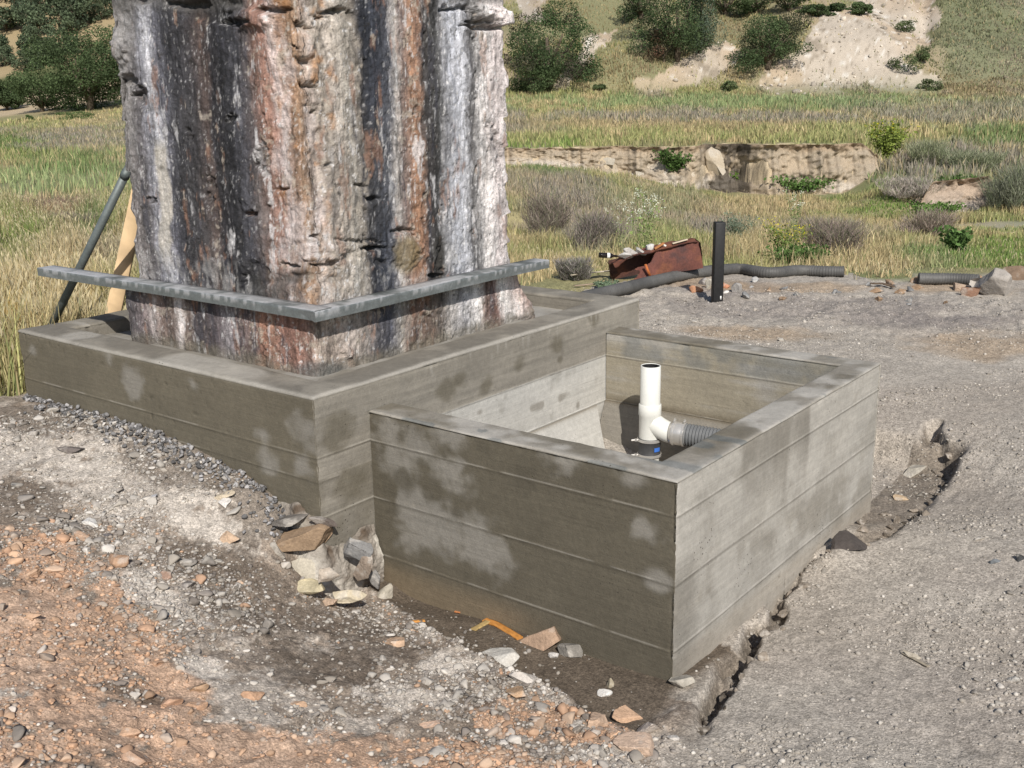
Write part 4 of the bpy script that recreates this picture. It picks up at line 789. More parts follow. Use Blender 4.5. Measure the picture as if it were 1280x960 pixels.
def gravel(name, N, r0, r1, a0, a1, smin, smed, ssig, pal, side, pw_=1.0, seed=1, cm=.6, label=None):
    r = np.random.default_rng(seed); rad = r0 + (r1 - r0) * r.random(N) ** pw_; an = np.radians(r.uniform(a0, a1, N)); x = rad * np.sin(an); y = rad * np.cos(an)
    u, v = touv(x, y); lft = ((u > -.3 + .2 * r.random(N)) & (v < -.12)) | ((u > 1.63) & (v < -.33)); keep = ~foot(x, y, .008)
    keep &= lft if side == 'L' else ~lft
    rim = np.interp(u, [-.35, -.19, .1, .475, .87, 1.45, 1.7], [-.36, -.40, -.42, -.36, -.33, -.16, -.12]); pit = (u > -.35) & (u < 1.63) & (v > rim) & (v < 0); keep &= ~(pit & (r.random(N) > .06))
    cl = fbm(x * 2.2, y * 2.2, o=3, seed=191); keep &= r.random(N) < np.clip(.55 + cm * 2 * cl, .08, 1)
    keep &= (y < 10.6) & ~((u > 4.2) & (y > 5.9))
    x, y = x[keep], y[keep]; z = height(x, y); n = len(x); gc = ground_color(x, y, z); orange = sm(.04, .12, gc[:, 0] - gc[:, 2] * 1.15)
    s = np.minimum(smin + smed * np.exp(r.normal(size=n) * ssig) * .5, .045 if side == 'L' else .032)
    tmpl = [rock_shape(2, 300 + i) if False else rock_shape(1, 300 + i, 5, lo=.6) for i in range(14)]; big = [rock_shape(2, 400 + i, 10, lo=.22, hi=.62) for i in range(14)]
    Vs, Fs, Cs, off = [], [], [], 0; pal = np.array(pal)
    h_ = len(pal) // 2; ki = r.integers(h_, size=n) + np.where(r.random(n) < orange * .85, h_, 0); c = pal[ki] * r.uniform(.55, 1.25, n)[:, None]; c = c * .7 + gc * .33; bigm = s > .017; ti = r.integers(14, size=n)
    a1_ = r.uniform(0, 6.283, n); a2_ = r.normal(size=n) * .3; ca, sa, cb, sb = np.cos(a1_), np.sin(a1_), np.cos(a2_), np.sin(a2_); o_ = np.zeros(n)
    RM = np.stack([np.stack([ca, -sa * cb, sa * sb], -1), np.stack([sa, ca * cb, -ca * sb], -1), np.stack([o_, sb, cb], -1)], 1); S3 = s[:, None] * np.stack([np.ones(n), r.uniform(.6, .95, n), r.uniform(.35, .75, n)], -1)
    for bgf in (False, True):
        for t_ in range(14):
            q = np.where((bigm == bgf) & (ti == t_))[0]
            if not len(q): continue
            V, F = (big if bgf else tmpl)[t_]; W = np.einsum('nij,nvj->nvi', RM[q], V[None] * S3[q][:, None]) + np.stack([x[q], y[q], z[q] + s[q] * .12], -1)[:, None]
            Vs.append(W.reshape(-1, 3)); Fs.append((F[None] + (np.arange(len(q)) * len(V))[:, None, None]).reshape(-1, 3) + off); off += W.shape[0] * W.shape[1]; Cs.append(np.repeat(c[q], len(V), 0))
    me = mesh_np(name, np.vstack(Vs), np.vstack(Fs), np.vstack(Cs)); return link(name, me, M_pebble, kind='stuff', label=label, cat='gravel')
GP = [(.36,.34,.31),(.27,.25,.23),(.44,.41,.37),(.20,.18,.165),(.33,.30,.26),(.55,.52,.48), (.44,.27,.17),(.48,.31,.20),(.40,.24,.15),(.36,.22,.14),(.45,.33,.24),(.33,.29,.25)]
gravel('gravel', 90000, 2.3, 6.2, -42, 12, .0025, .0085, .62, GP, 'L', 1.0, 11, label='loose grey and peach gravel scattered over the left embankment')
gravel('gravel', 8500, 2.3, 6.2, -42, 12, .007, .022, .75, GP, 'L', 1.0, 21, cm=.9, label='larger stones and clods scattered over the left embankment')
gravel('gravel', 75000, 2.3, 11, -8, 36, .002, .0065, .75, [(.34,.31,.275),(.28,.26,.23),(.40,.37,.33),(.22,.20,.175),(.36,.325,.28),(.48,.45,.41)] * 2, 'R', 1.0, 12, cm=1.3, label='fine grey gravel on the trampled ground right of the box')
# crushed stone line against the curb's front face
r = np.random.default_rng(5); N = 750; uu = r.uniform(1.75, 4.12, N); vv = -.34 - np.abs(r.normal(size=N)) * (.03 + .05 * (noise(uu * 3, uu * 0) > 0)); q = np.array([uvz(a, b, 0) for a, b in zip(uu, vv)]); zz = height(q[:, 0], q[:, 1]); Vs, Fs, Cs, off = [], [], [], 0
for i in range(N):
    s = r.uniform(.006, .017); V, F = rock_shape(2, 500 + i % 12, 8); W = (V * s * np.array([1, .8, .6])) @ rotm(r, .6).T + [q[i, 0], q[i, 1], zz[i] + s * .4 + r.uniform(0, .012)]; Vs.append(W); Fs.append(F + off); off += len(W); Cs.append(np.broadcast_to(np.array([.17, .165, .165]) * r.choice([.5, .7, 1, 1.3, 2.0]), W.shape))
link('crushed_stone', mesh_np('crushed_stone', np.vstack(Vs), np.vstack(Fs), np.vstack(Cs)), M_pebble, kind='stuff', label='dark crushed stone spilled along the foot of the curb', cat='gravel')
NR = [0]
def rock(px, py, wpx, ratio, col, label=None, name='rock', cat='rock', parent=None, lift=0.35, tilt=.25, pos=None, group=None, seed=None, yaw=None):
    """ratio = depth, height relative to the width"""
    NR[0] += 1; sd_ = seed or 600 + NR[0]; rr_ = np.random.default_rng(sd_); p = drop(px, py) if pos is None else np.array(pos, float)
    dist = math.sqrt(p[0] ** 2 + p[1] ** 2 + (CH - p[2]) ** 2); s = wpx / 2 / FPX * dist * 1.12; V, F = rock_shape(5 if wpx > 25 else 4, sd_, 13, .10, lo=.28, hi=.68); V = V * 1.45
    V = V * s * np.array([1, ratio[0], ratio[1]]); Rm = np.array(Matrix.Rotation(rr_.uniform(-.4, .4) if yaw is None else yaw, 3, 'Z') @ Matrix.Rotation(rr_.normal() * tilt, 3, 'X') @ Matrix.Rotation(rr_.normal() * tilt, 3, 'Y')); V = V @ Rm.T
    q = fbm(V[:, 0] / s * 1.5, V[:, 1] / s * 1.5, V[:, 2] / s * 1.5, o=4, seed=sd_ + 1); c = np.array(col) * (1 + .3 * q)[:, None]; c = mix(c, np.array([.42, .39, .35]), .5 * sm(.15, .4, q))
    loc = p + [0, 0, s * ratio[1] * lift]
    me = mesh_np(name, V, F, c, smooth=True); o = link(name, me, M_stone, parent, loc=tuple(loc), label=label, cat=cat if parent is None else None, group=group)
    if parent is not None: rel(o)
    return o
rock(628, 824, 42, (.7, .55), (.44, .42, .385), 'pale grey oblong rock lying in the mud in front of the box', tilt=.1)
rock(683, 807, 50, (.6, .6), (.34, .235, .165), 'brown lumpy rock lying against the box beside a small grey stone', tilt=.15)
rock(708, 818, 26, (.8, .85), (.20, .185, .165), 'small round grey stone touching the brown lumpy rock')
rock(690, 822, 14, (.8, .9), (.48, .45, .42), 'little white stone in front of the brown lumpy rock')
rock(481, 747, 21, (.8, .9), (.38, .345, .285), 'angular pale stone at the inner corner of the muddy pit')
rock(855, 855, 27, (.8, .8), (.37, .34, .29), 'pale rock wedged at the foot of the box front corner')
rock(763, 858, 14, (.8, .8), (.30, .26, .19), 'small tan stone in the mud near the front corner'); rock(757, 868, 13, (.8, .8), (.55, .53, .5), 'small white stone in the mud near the front corner')
for x, y, w_, cc_, l_ in [(655,852,44,(.45,.41,.37),'flat whitish rock on the rim of the muddy pit'),(645,868,34,(.40,.27,.17),'tan rock sunk in the pit rim below the whitish rock'),(790,898,36,(.50,.33,.22),'peach slab in the heap of broken rock, nearest the box'),(768,918,30,(.52,.35,.24),'peach stone in the middle of the heap of broken rock'),(775,926,18,(.48,.31,.2),'narrow peach stone standing in the heap of broken rock'),(800,936,46,(.50,.37,.28),'long flat peach rock at the bottom of the heap of broken rock'),(745,905,34,(.46,.33,.24),'peach rock on the left side of the heap of broken rock'),(805,915,34,(.46,.40,.35),'grey pink rock on the right side of the heap of broken rock'),(840,924,14,(.45,.42,.39),'small grey stone between the rock heap and the crack')]:
    rock(x, y, w_, (.7, .42), cc_, l_, lift=.3)
for x, y, w_, ra, cc_, l_ in [(146,705,23,(.8,.75),(.36,.23,.15),'brown rounded rock in the middle of the embankment'),(287,675,18,(.8,1.0),(.46,.33,.23),'upright tan rock near the dark stain on the embankment'),(44,719,17,(.8,.8),(.46,.31,.21),'peach stone by the left edge of the embankment'),(113,656,17,(.8,.6),(.66,.64,.61),'bright white stone on the embankment'),(279,622,20,(.7,.45),(.52,.44,.33),'cream stone lying just above a white one on the upper embankment'),(282,630,17,(.7,.45),(.56,.53,.50),'white stone lying just below a cream one on the upper embankment'),(190,624,22,(.6,.35),(.55,.54,.55),'flat white flake of stone on the upper embankment'),(88,563,22,(.6,.35),(.14,.12,.11),'dark flat stone near the crushed stone line'),(211,724,17,(.8,.8),(.30,.20,.15),'dark brown stone beside the white powder patch'),(100,673,18,(.7,.7),(.44,.30,.21),'peach stone left of the white stone'),(133,671,9,(.8,.8),(.13,.12,.12),'small dark stone right of the white stone'),(236,733,20,(.7,.4),(.16,.14,.13),'flat dark stone right of the white powder patch'),(301,731,10,(.7,1),(.44,.31,.22),'small peach stone at the edge of the dark stain'),(318,875,22,(.7,.6),(.46,.29,.19),'orange oval stone in the dark dirt near the bottom'),(160,918,23,(.6,.45),(.47,.31,.21),'peach stone casting a shadow near the bottom left'),(246,862,22,(.9,.45),(.34,.23,.15),'round brown stone at the lower left'),(248,884,22,(.7,.4),(.42,.27,.18),'tan slab just below the round brown stone'),(212,880,20,(.7,.6),(.44,.28,.19),'blocky tan stone left of the tan slab'),(167,950,32,(.5,.4),(.36,.24,.17),'long brown rock at the bottom edge'),(55,949,34,(.4,.35),(.42,.28,.19),'long flat tan rock at the bottom left corner'),(36,770,20,(.5,.35),(.45,.30,.2),'flat peach stone on the orange soil at the far left'),(62,820,16,(.6,.4),(.46,.31,.21),'small peach stone on the orange soil at the left'),(545,906,32,(.5,.3),(.48,.33,.24),'flat peach flake near the bottom middle'),(494,805,26,(.6,.4),(.46,.32,.22),'peach stone at the rim of the pit beside wood scraps'),(372,881,18,(.7,.5),(.45,.3,.2),'small orange stone in the dark dirt, bottom middle')]:
    rock(x, y, w_, ra, cc_, l_)
rock(1057, 683, 40, (.8, .6), (.07, .06, .055), 'dark wet clod of earth against the box right face', name='earth_clod', cat='clod')
rock(1137, 594, 32, (.5, .22), (.36, .33, .28), 'flat pale stone lying in the dug hole behind the box'); rock(1130, 625, 24, (.4, .3), (.40, .30, .2), 'tan stone in the dug hole near the edge of the crack')
rock(1266, 851, 10, (.8, .8), (.42, .40, .37), 'small pale stone near the right edge'); rock(1275, 700, 11, (.8, .8), (.05, .05, .05), 'small black stone at the right edge'); rock(1145, 823, 28, (.25, .2), (.34, .30, .24), 'long thin flat stone on the grey ground right of the crack', yaw=-.5)
rock(1246, 703, 11, (.5, .5), (.16, .17, .18), 'small slate stone near the right edge')
rock(1268, 349, 34, (.7, .8), (.17, .12, .085), 'dark brown boulder at the end of the dirt, right edge'); rock(1245, 366, 60, (.6, .5), (.34, .31, .28), 'large pale grey rock below the brown boulder'); rock(1212, 370, 22, (.7, .9), (.22, .13, .09), 'reddish brown clod left of the large grey rock'); rock(1200, 362, 30, (.7, .5), (.36, .27, .2), 'pinkish rock by the straw near the right edge')
rock(868, 364, 22, (.5, .45), (.42, .22, .13), 'orange brick fragment left of the black post', name='brick_fragment', cat='brick'); rock(886, 361, 14, (.8, .9), (.48, .44, .37), 'cream stone touching the left side of the black post'); rock(907, 360, 12, (.6, .8), (.42, .2, .12), 'red brick fragment right of the black post', name='brick_fragment', cat='brick'); rock(921, 365, 16, (.8, .7), (.33, .31, .29), 'grey stone right of the red brick fragment'); rock(880, 355, 13, (.8, .7), (.2, .18, .17), 'grey stone in the shade under the hose')
rock(907, 366, 8, (.6, .5), (.6, .58, .55), 'small white stone under the red brick fragment')
# clods thrown up at the far edge of the yard
for i in range(26):
    x = 930 + 330 * rng.random(); y = 352 + 30 * rng.random() ** 1.4
    rock(x, y, 5 + 9 * rng.random(), (.8, .7), (.15 + .14 * rng.random(),) * 3 if rng.random() < .5 else (.25, .17, .11), 'clod of dug earth along the far edge of the grey yard', name='earth_clod', cat='clod', group='clods along the far edge of the yard')

# broken rubble under the curb corner
rf = thing('rubble_footing', 'broken mortar and stones of the old footing under the curb corner', 'rubble', uvz(1.6, -.36, 0))
path = np.array([(2.02, -.335), (1.66, -.345), (1.615, -.345), (1.61, -.30), (1.612, -.01)]); d_ = np.r_[0, np.cumsum(np.linalg.norm(np.diff(path, axis=0), axis=1))]; ns, nz = 150, 90; s = np.linspace(0, d_[-1], ns)
pu, pv = np.interp(s, d_, path[:, 0]), np.interp(s, d_, path[:, 1]); tt = np.linspace(0, 1, nz); nrm_ = np.array([[0, -1]] * ns, float); k = sm(.36, .44, s); nrm_ = np.stack([-k, -(1 - k)], -1); nrm_ /= np.linalg.norm(nrm_, axis=1)[:, None]
topz = .44 - .17 * k + .03 * noise(s * 12, s * 0, seed=200) ; S_, T_ = np.meshgrid(s, tt, indexing='ij'); zz = -.05 + (topz[:, None] + .05) * T_
dd = -.01 + .115 * (1 - T_) ** .8 * (1 - .55 * k[:, None]) + .032 * fbm(S_ * 9, zz * 9, o=5, seed=201, g=.7) + .02 * np.sin(np.pi * T_)
uu = pu[:, None] + nrm_[:, 0:1] * dd; vv = pv[:, None] + nrm_[:, 1:2] * dd; q = fbm(S_ * 9, zz * 9, o=4, seed=202); c = mix(np.array([.30, .27, .235]), np.array([.44, .41, .36]), sm(-.1, .3, q)); c = mix(c, DRK * 1.3, .7 * sm(.12, .4, -q) + .5 * sm(.75, .95, T_))
mb = MB(); mb.grid(np.stack([CX + uu * Uv[0] + vv * Vv[0], CY + uu * Uv[1] + vv * Vv[1], zz], -1), c); rel(mb.obj('mortar', M_stone, rf, smooth=True))
def onr(px, py, v=-.42): u, z = on_v(px, py, v); return uvz(u, v, z)
for x, y, w_, ra, cc_, v_, l_ in [(372,676,66,(.6,.46),(.27,.19,.125),-.42,'cracked brown sandstone block'),(443,684,30,(.5,1.1),(.20,.195,.19),-.24,'dark grey wedge stone'),(456,703,26,(.7,1.5),(.25,.20,.16),-.22,'upright brown stone'),(396,734,36,(.6,.4),(.46,.40,.27),-.50,'cream yellow stone'),(432,742,36,(.6,.4),(.44,.38,.28),-.42,'cream flat stone'),(350,712,22,(.7,.8),(.34,.26,.19),-.50,None),(408,718,24,(.7,.9),(.40,.34,.28),-.48,None),(362,650,46,(.5,.16),(.16,.145,.13),-.40,'flat dark slab'),(402,650,30,(.5,.3),(.14,.115,.10),-.34,None),(395,662,18,(.5,.3),(.16,.11,.08),-.36,None),(468,722,16,(.6,1.3),(.22,.21,.20),-.14,None),(415,752,22,(.6,.5),(.45,.33,.24),-.48,None),(345,690,26,(.6,1.2),(.33,.30,.26),-.50,None),(375,715,60,(.4,.5),(.42,.38,.31),-.44,None)]:
    rock(0, 0, w_, ra, cc_, l_, name='stone', parent=rf, pos=onr(x, y, v_), lift=0, tilt=.12)

# wood scraps in the pit
def stick(name, pts_px, wpx, col, label, cat, lift=.008, th_=.28):
    W = [drop(x, y) + [0, 0, lift] for x, y in pts_px]; W = np.array(W); dist = np.linalg.norm(W[0] - [0, 0, CH]); w_ = wpx / FPX * dist / 2
    n = 14; s = np.linspace(0, 1, n); d = np.r_[0, np.cumsum(np.linalg.norm(np.diff(W, axis=0), axis=1))]; d /= d[-1]; Q = np.stack([np.interp(s, d, W[:, i]) for i in range(3)], -1)
    t = np.gradient(Q, axis=0); t /= np.linalg.norm(t, axis=1)[:, None]; sd_ = np.cross(t, [0, 0, 1.]); sd_ /= np.linalg.norm(sd_, axis=1)[:, None]
    rows = []
    for a, b_ in [(-1, -th_), (-1, th_), (-.5, th_ * 1.2), (0, th_ * .9), (.5, th_ * 1.15), (1, th_), (1, -th_), (-1, -th_)]: rows.append(Q + sd_ * w_ * a * (1 + .15 * rng.normal(size=(n, 1)) * .5) + np.array([0, 0, w_ * b_]))
    G = np.array(rows); c = np.array(col) * (1 + .3 * noise(G[..., 0] * 200, G[..., 1] * 200, seed=3))[..., None]; mb = MB(); mb.grid(G, c)
    for k in (0, -1): mb.add(G[:7, k], [[0, 1, 5, 6], [1, 2, 4, 5]], col)
    return mb.obj(name, M_wood, label=label, cat=cat)
stick('wood_splinter', [(606, 777), (622, 783), (650, 800)], 9, (.45, .20, .05), 'long orange wood splinter in the mud in front of the box', 'wood scrap')
stick('wood_splinter', [(592, 789), (610, 779)], 8, (.42, .30, .13), 'yellowish wood scrap touching the end of the orange splinter', 'wood scrap')
stick('wood_splinter', [(516, 779), (531, 778)], 5, (.55, .26, .07), 'tiny orange wood chip by the pit rim', 'wood scrap')
stick('wood_splinter', [(569, 766), (576, 767)], 5, (.45, .18, .07), 'tiny reddish chip at the foot of the box front face', 'wood scrap')
stick('stick', [(1090, 358), (1103, 358), (1117, 362)], 5, (.12, .085, .06), 'dark broken stick lying at the edge of the straw', 'stick', .03)
stick('wood_board', [(715, 352), (738, 349), (768, 346)], 4, (.48, .42, .33), 'weathered pale board lying left of the rusty box', 'board', .07)
stick('wood_board', [(718, 361), (765, 356)], 4, (.30, .23, .17), 'brown board lying under the pale one left of the rusty box', 'board', .03)
stick('wood_splinter', [(1128, 818), (1160, 835)], 4, (.30, .26, .2), 'thin grey splinter on the ground right of the crack', 'wood scrap')
# rubbish on top of the rusty box
def onbox(fx, fy, up=0): return c0 + xd * Lx * fx + zd * (Hh * (.86 + .14 * fx) + up) + yd * (fy * Dp)
for fx, fy, w_, ra, cc_, l_ in [(.16,.2,20,(.7,.45),(.52,.50,.47),'white chunk of broken concrete on the left end of the rusty box'),(.24,.35,17,(.7,.5),(.46,.44,.42),'pale concrete chunk beside the white one on the rusty box'),(.33,.3,13,(.7,.5),(.40,.38,.35),'small grey concrete chunk on the rusty box'),(.46,.25,10,(.8,.9),(.55,.53,.50),'upright white lump in the middle of the rusty box'),(.62,.4,9,(.8,.5),(.58,.55,.50),'white flake near the top of the rusty box')]:
    rock(0, 0, w_, ra, cc_, l_, name='concrete_chunk', cat='rubble', pos=onbox(fx, fy), lift=.5)
def bar(name, a, b_, w_, h_, col, m_, label, cat):
    a, b_ = np.array(a), np.array(b_); t = (b_ - a) / 2; n_ = t / np.linalg.norm(t); s_ = np.cross(n_, [0, 0, 1.]); s_ /= np.linalg.norm(s_); up_ = np.cross(s_, n_); mb = MB(); mb.box((a + b_) / 2, t, s_ * w_ / 2, up_ * h_ / 2, col); return mb.obj(name, m_, bevel=.002, label=label, cat=cat)
bar('wood_scrap', onbox(.50, .1, .02), onbox(.62, .25, .05), .03, .02, (.34, .15, .06), M_wood, 'rust brown wood scrap lying on the rusty box', 'wood scrap')
bar('wood_scrap', onbox(.72, .3, .02), onbox(.90, .35, .025), .03, .012, (.52, .44, .33), M_wood, 'pale lath lying on the right half of the rusty box', 'wood scrap')
a = onbox(-.10, .2, .075); b_ = onbox(.01, .2, .045); d = (b_ - a); L_ = np.linalg.norm(d); dn = d / L_
bt = thing('bottle', 'dark glass bottle resting neck down on the left end of the rusty box', 'bottle', tuple(a)); mb = MB()
mb.tube([a - dn * .03, a, a + dn * .10, a + dn * .125, a + dn * .17], [.026, .028, .028, .013, .011], 20); rel(mb.obj('glass', M_glass, bt, smooth=True)); mb = MB(); mb.tube([a + dn * .055, a + dn * .085], [.0287, .0287], 20, cap=False); rel(mb.obj('paper_label', M_paper, bt, smooth=True))

# ------------------------------------------------------------------ vegetation
STRAW, YG, GRN, PUR, SEED, BRG, RED = [np.array(c) for c in ((.50,.40,.235),(.34,.345,.15),(.175,.245,.095),(.31,.27,.235),(.62,.54,.36),(.20,.31,.075),(.28,.18,.13))]
VB = [  # (photo x, y, rx, ry, colour, height factor)
 (760,215,120,22,YG,.8),(900,225,70,14,YG,.7),(960,262,110,18,STRAW,.8),(1130,280,70,22,STRAW,.8),(1060,330,60,22,STRAW,.8),(960,310,60,20,STRAW,.7),(830,300,50,26,YG,.8),
 (700,250,60,40,PUR,.9),(740,290,60,28,PUR,.9),(680,345,40,16,STRAW*1.1,.7),(690,205,50,14,GRN,.7),(820,255,60,16,(YG+PUR)/2,.8),(880,285,40,14,PUR,.8),(990,235,70,12,GRN,.8),(1150,262,60,12,BRG,.5),(1250,305,70,20,BRG,.3),(1210,330,60,14,GRN,.35),(1180,345,90,10,STRAW,.6),
 (1190,315,50,18,GRN*.9+PUR*.2,.7),(1150,230,70,14,GRN,.9),(1130,205,60,20,PUR,1.),(1220,200,70,22,PUR,1.),(1100,190,30,16,YG,1.),(1260,170,60,14,GRN,1.),(700,190,60,8,BRG,.7),(860,205,50,10,GRN*.8,.8),(1020,225,60,12,GRN*.9,.9),
 (970,130,320,10,GRN*1.1+PUR*.25,1.),(900,150,260,8,PUR*1.05,.8),(800,158,200,5,STRAW*.8,.7),(1200,145,120,16,PUR*.9+GRN*.2,1.),
 (740,20,80,34,STRAW*.72,.8),(770,85,70,22,STRAW*.62,.8),(900,40,60,30,STRAW*.65,.8),(1225,45,75,60,np.array([.20,.21,.125]),.9),(1220,110,70,16,STRAW*.6,.8),(1140,262,85,14,BRG*.85,.5),(1240,312,75,18,BRG*.8,.3),(1000,229,85,12,GRN*1.1,.8),
 (20,300,60,30,BRG*.8,.9),(90,280,50,30,RED,.8),(60,262,60,14,RED*.7+PUR*.3,.8),(60,230,90,22,GRN*1.2+PUR*.3,.8),(110,205,60,16,GRN,.9),(50,400,90,60,STRAW*1.15,1.),(100,350,60,30,STRAW,1.),(120,300,30,30,GRN,.9),(30,350,50,20,YG,1.),(30,180,60,14,BRG*.7,.6),(100,175,70,14,PUR,.6),(120,150,40,8,STRAW,.4),(20,435,30,18,np.array([.5,.33,.08]),.8)]
def veg_field(x, y, z, px, py):
    J = fbm(x * .5, y * .3, o=4, seed=210, g=.6); K = fbm(x * .15, y * .07, o=3, seed=211)
    c = mix(YG, STRAW, .9 * sm(-.1, .4, J)); c = mix(c, PUR, .7 * sm(.05, .35, K)); hf = np.ones_like(x) * .8
    q = 1.2 * J
    for bx, by, rx, ry, cc, h in VB:
        m = .85 * (1 - sm(.6, 1.3, np.hypot((px - bx) / rx, (py - by) / ry) + .95 * q + .25 * K)); c = mix(c, cc, m); hf = hf * (1 - m) + h * m
    return c, hf
def blades(name, N, r0, r1, a0, a1, h0, w0, label, seed, wk=.0, heads=0., ymin=None, keepf=None, pw_=1.0, lean=.35, dark=1.0):
    r = np.random.default_rng(seed); rad = r0 + (r1 - r0) * r.random(N) ** pw_; an = np.radians(r.uniform(a0, a1, N)); x = rad * np.sin(an); y = rad * np.cos(an)
    # gather blades into tufts
    tx, ty = np.round(x * 3.0) / 3.0, np.round(y * 3.0) / 3.0; pull = .45 * r.random(N); x = x * (1 - pull) + tx * pull + .03 * r.normal(size=N); y = y * (1 - pull) + ty * pull
    z = height(x, y, fine=True); px, py = proj(x, y, z); keep = ~foot(x, y, .03)
    if keepf is not None: keep &= keepf(x, y, z, px, py, r)
    x, y, z, px, py = [q[keep] for q in (x, y, z, px, py)]; n = len(x)
    c, hf = veg_field(x, y, z, px, py); c = c * (1 + .28 * r.normal(size=n))[:, None].clip(.45, 1.8); k = r.random(n); c = mix(c, STRAW * 1.2, .6 * (k > .86)); c = mix(c, GRN, .6 * (k < .10)); c = c * dark
    hf = hf * np.where(x > -.5, .4 + .6 * sm(0.2, 2.6, yard(x, y)), 1)
    cl = .75 + .5 * noise(x * 1.3, y * 1.3, seed=seed + 5); h = h0 * hf * cl * r.uniform(.55, 1.25, n); wd = (w0 + wk * np.hypot(x, y)) * r.uniform(.6, 1.4, n) / 2
    th = r.uniform(0, 2 * np.pi, n); bx, by = np.cos(th) * wd, np.sin(th) * wd; ld = r.uniform(0, 2 * np.pi, n); lm = lean * np.abs(r.normal(size=n)) * h; lx, ly = np.cos(ld) * lm, np.sin(ld) * lm
    V = np.zeros((n, 6, 3)); 
    for k, (f, ww, lf) in enumerate(((0, 1, 0), (.55, .8, .3), (1, .12, 1))):
        V[:, 2 * k] = np.stack([x + lx * lf - bx * ww, y + ly * lf - by * ww, z - .03 + h * f], -1); V[:, 2 * k + 1] = np.stack([x + lx * lf + bx * ww, y + ly * lf + by * ww, z - .03 + h * f], -1)
    base = np.arange(n)[:, None] * 6; F = np.concatenate([base + [0, 1, 3, 2], base + [2, 3, 5, 4]]); C = np.repeat(c[:, None], 6, 1); V = V.reshape(-1, 3); C = C.reshape(-1, 3)
    if heads > 0:
        m = r.random(n) < heads; i = np.where(m)[0]; k = len(i); tx, ty, tz = x[i] + lx[i], y[i] + ly[i], z[i] + h[i] - .03; hw = .007; hl = .035 + .03 * r.random(k); dx, dy = lx[i] / (lm[i] + 1e-6), ly[i] / (lm[i] + 1e-6)
        H = np.stack([np.stack([tx, ty, tz - hl * .6], -1), np.stack([tx + bx[i] / wd[i] * hw, ty + by[i] / wd[i] * hw, tz], -1), np.stack([tx + dx * .02, ty + dy * .02, tz + hl * .7], -1), np.stack([tx - bx[i] / wd[i] * hw, ty - by[i] / wd[i] * hw, tz], -1)], 1)
        F = np.concatenate([F, np.arange(k)[:, None] * 4 + [0, 1, 2, 3] + len(V)]); V = np.vstack([V, H.reshape(-1, 3)]); hc = mix(c[i], SEED, .8); C = np.vstack([C, np.repeat(hc[:, None], 4, 1).reshape(-1, 3)])
    return link(name, mesh_np(name, V, F, C), M_grass, kind='stuff', label=label, cat='grass')
def k_left(x, y, z, px, py, r):
    u, v = touv(x, y); return ((u > 4.22) | (v > 2.5)) & (y > 5.95 + .25 * noise(x * 4, y * 4)) & (px < 600) & ~((y < 6.6) & (r.random(len(x)) < .5))
def k_right(x, y, z, px, py, r):
    d = yard(x, y) + .35 * noise(x * 1.6, y * 1.6, seed=14) - .1; cy_ = cliff_y(x); creek = (np.abs(y - 36.5) < 1.8) & (px > 1190)
    dirt = fbm(x * .4, y * .3, o=3, seed=214) > .42
    return (d > 0) & (px > 440) & ~((y > cy_ - .5) & (y < cy_ + .9) & (px < 1080)) & ~creek & ~((y > 41.5) & (y < 45) & (px > 1160) & (px < 1245)) & ~dirt
def k_ter(x, y, z, px, py, r):
    cy_ = cliff_y(x); bad = np.zeros(len(x), bool)
    for S in SLIDES: bad |= inpoly(px, py, S)
    return ((y > cy_ + .85) | (px > 1085)) & ~(bad & (r.random(len(x)) > .08))
blades('meadow_grass', 150000, 6.0, 26, -42, -8, .62, .006, 'tall straw coloured oat grass behind the left end of the curb', 301, wk=.0004, heads=.35, keepf=k_left, pw_=1.0)
blades('meadow_grass', 85000, 25, 118, -42, -3, .5, .01, 'wide green and straw meadow left of the pier', 302, wk=.0007, keepf=k_left, pw_=.75)
blades('meadow_grass', 200000, 9.8, 50, -11, 35, .42, .006, 'dry mixed grass and weeds sloping down behind the grey yard', 303, wk=.0006, heads=.06, keepf=k_right)
blades('terrace_grass', 115000, 50, 112, -10, 35, .6, .02, 'grey green grass covering the flat terrace above the cut bank', 304, wk=.0007, keepf=k_ter, pw_=.9)
def k_hill(x, y, z, px, py, r):
    j = 8 * fbm(x * .35, y * .15, o=4, seed=55, g=.6); bad = np.zeros(len(x), bool)
    for S in SLIDES: bad |= inpoly(px + j * 1.3, py + j * .9, S)
    a = (px > 1150) | (fbm(x * .2, y * .15, o=3, seed=56) > -.1); return ~(bad & (r.random(len(x)) > .03)) & (a | (r.random(len(x)) < .35)) & (y > 100)
def hill_cols(o): return o
blades('hillside_grass', 150000, 100, 165, -9, 35, .38, .04, 'sparse grass and low scrub on the hillside', 305, wk=.0006, keepf=k_hill, pw_=1.0, dark=.9)

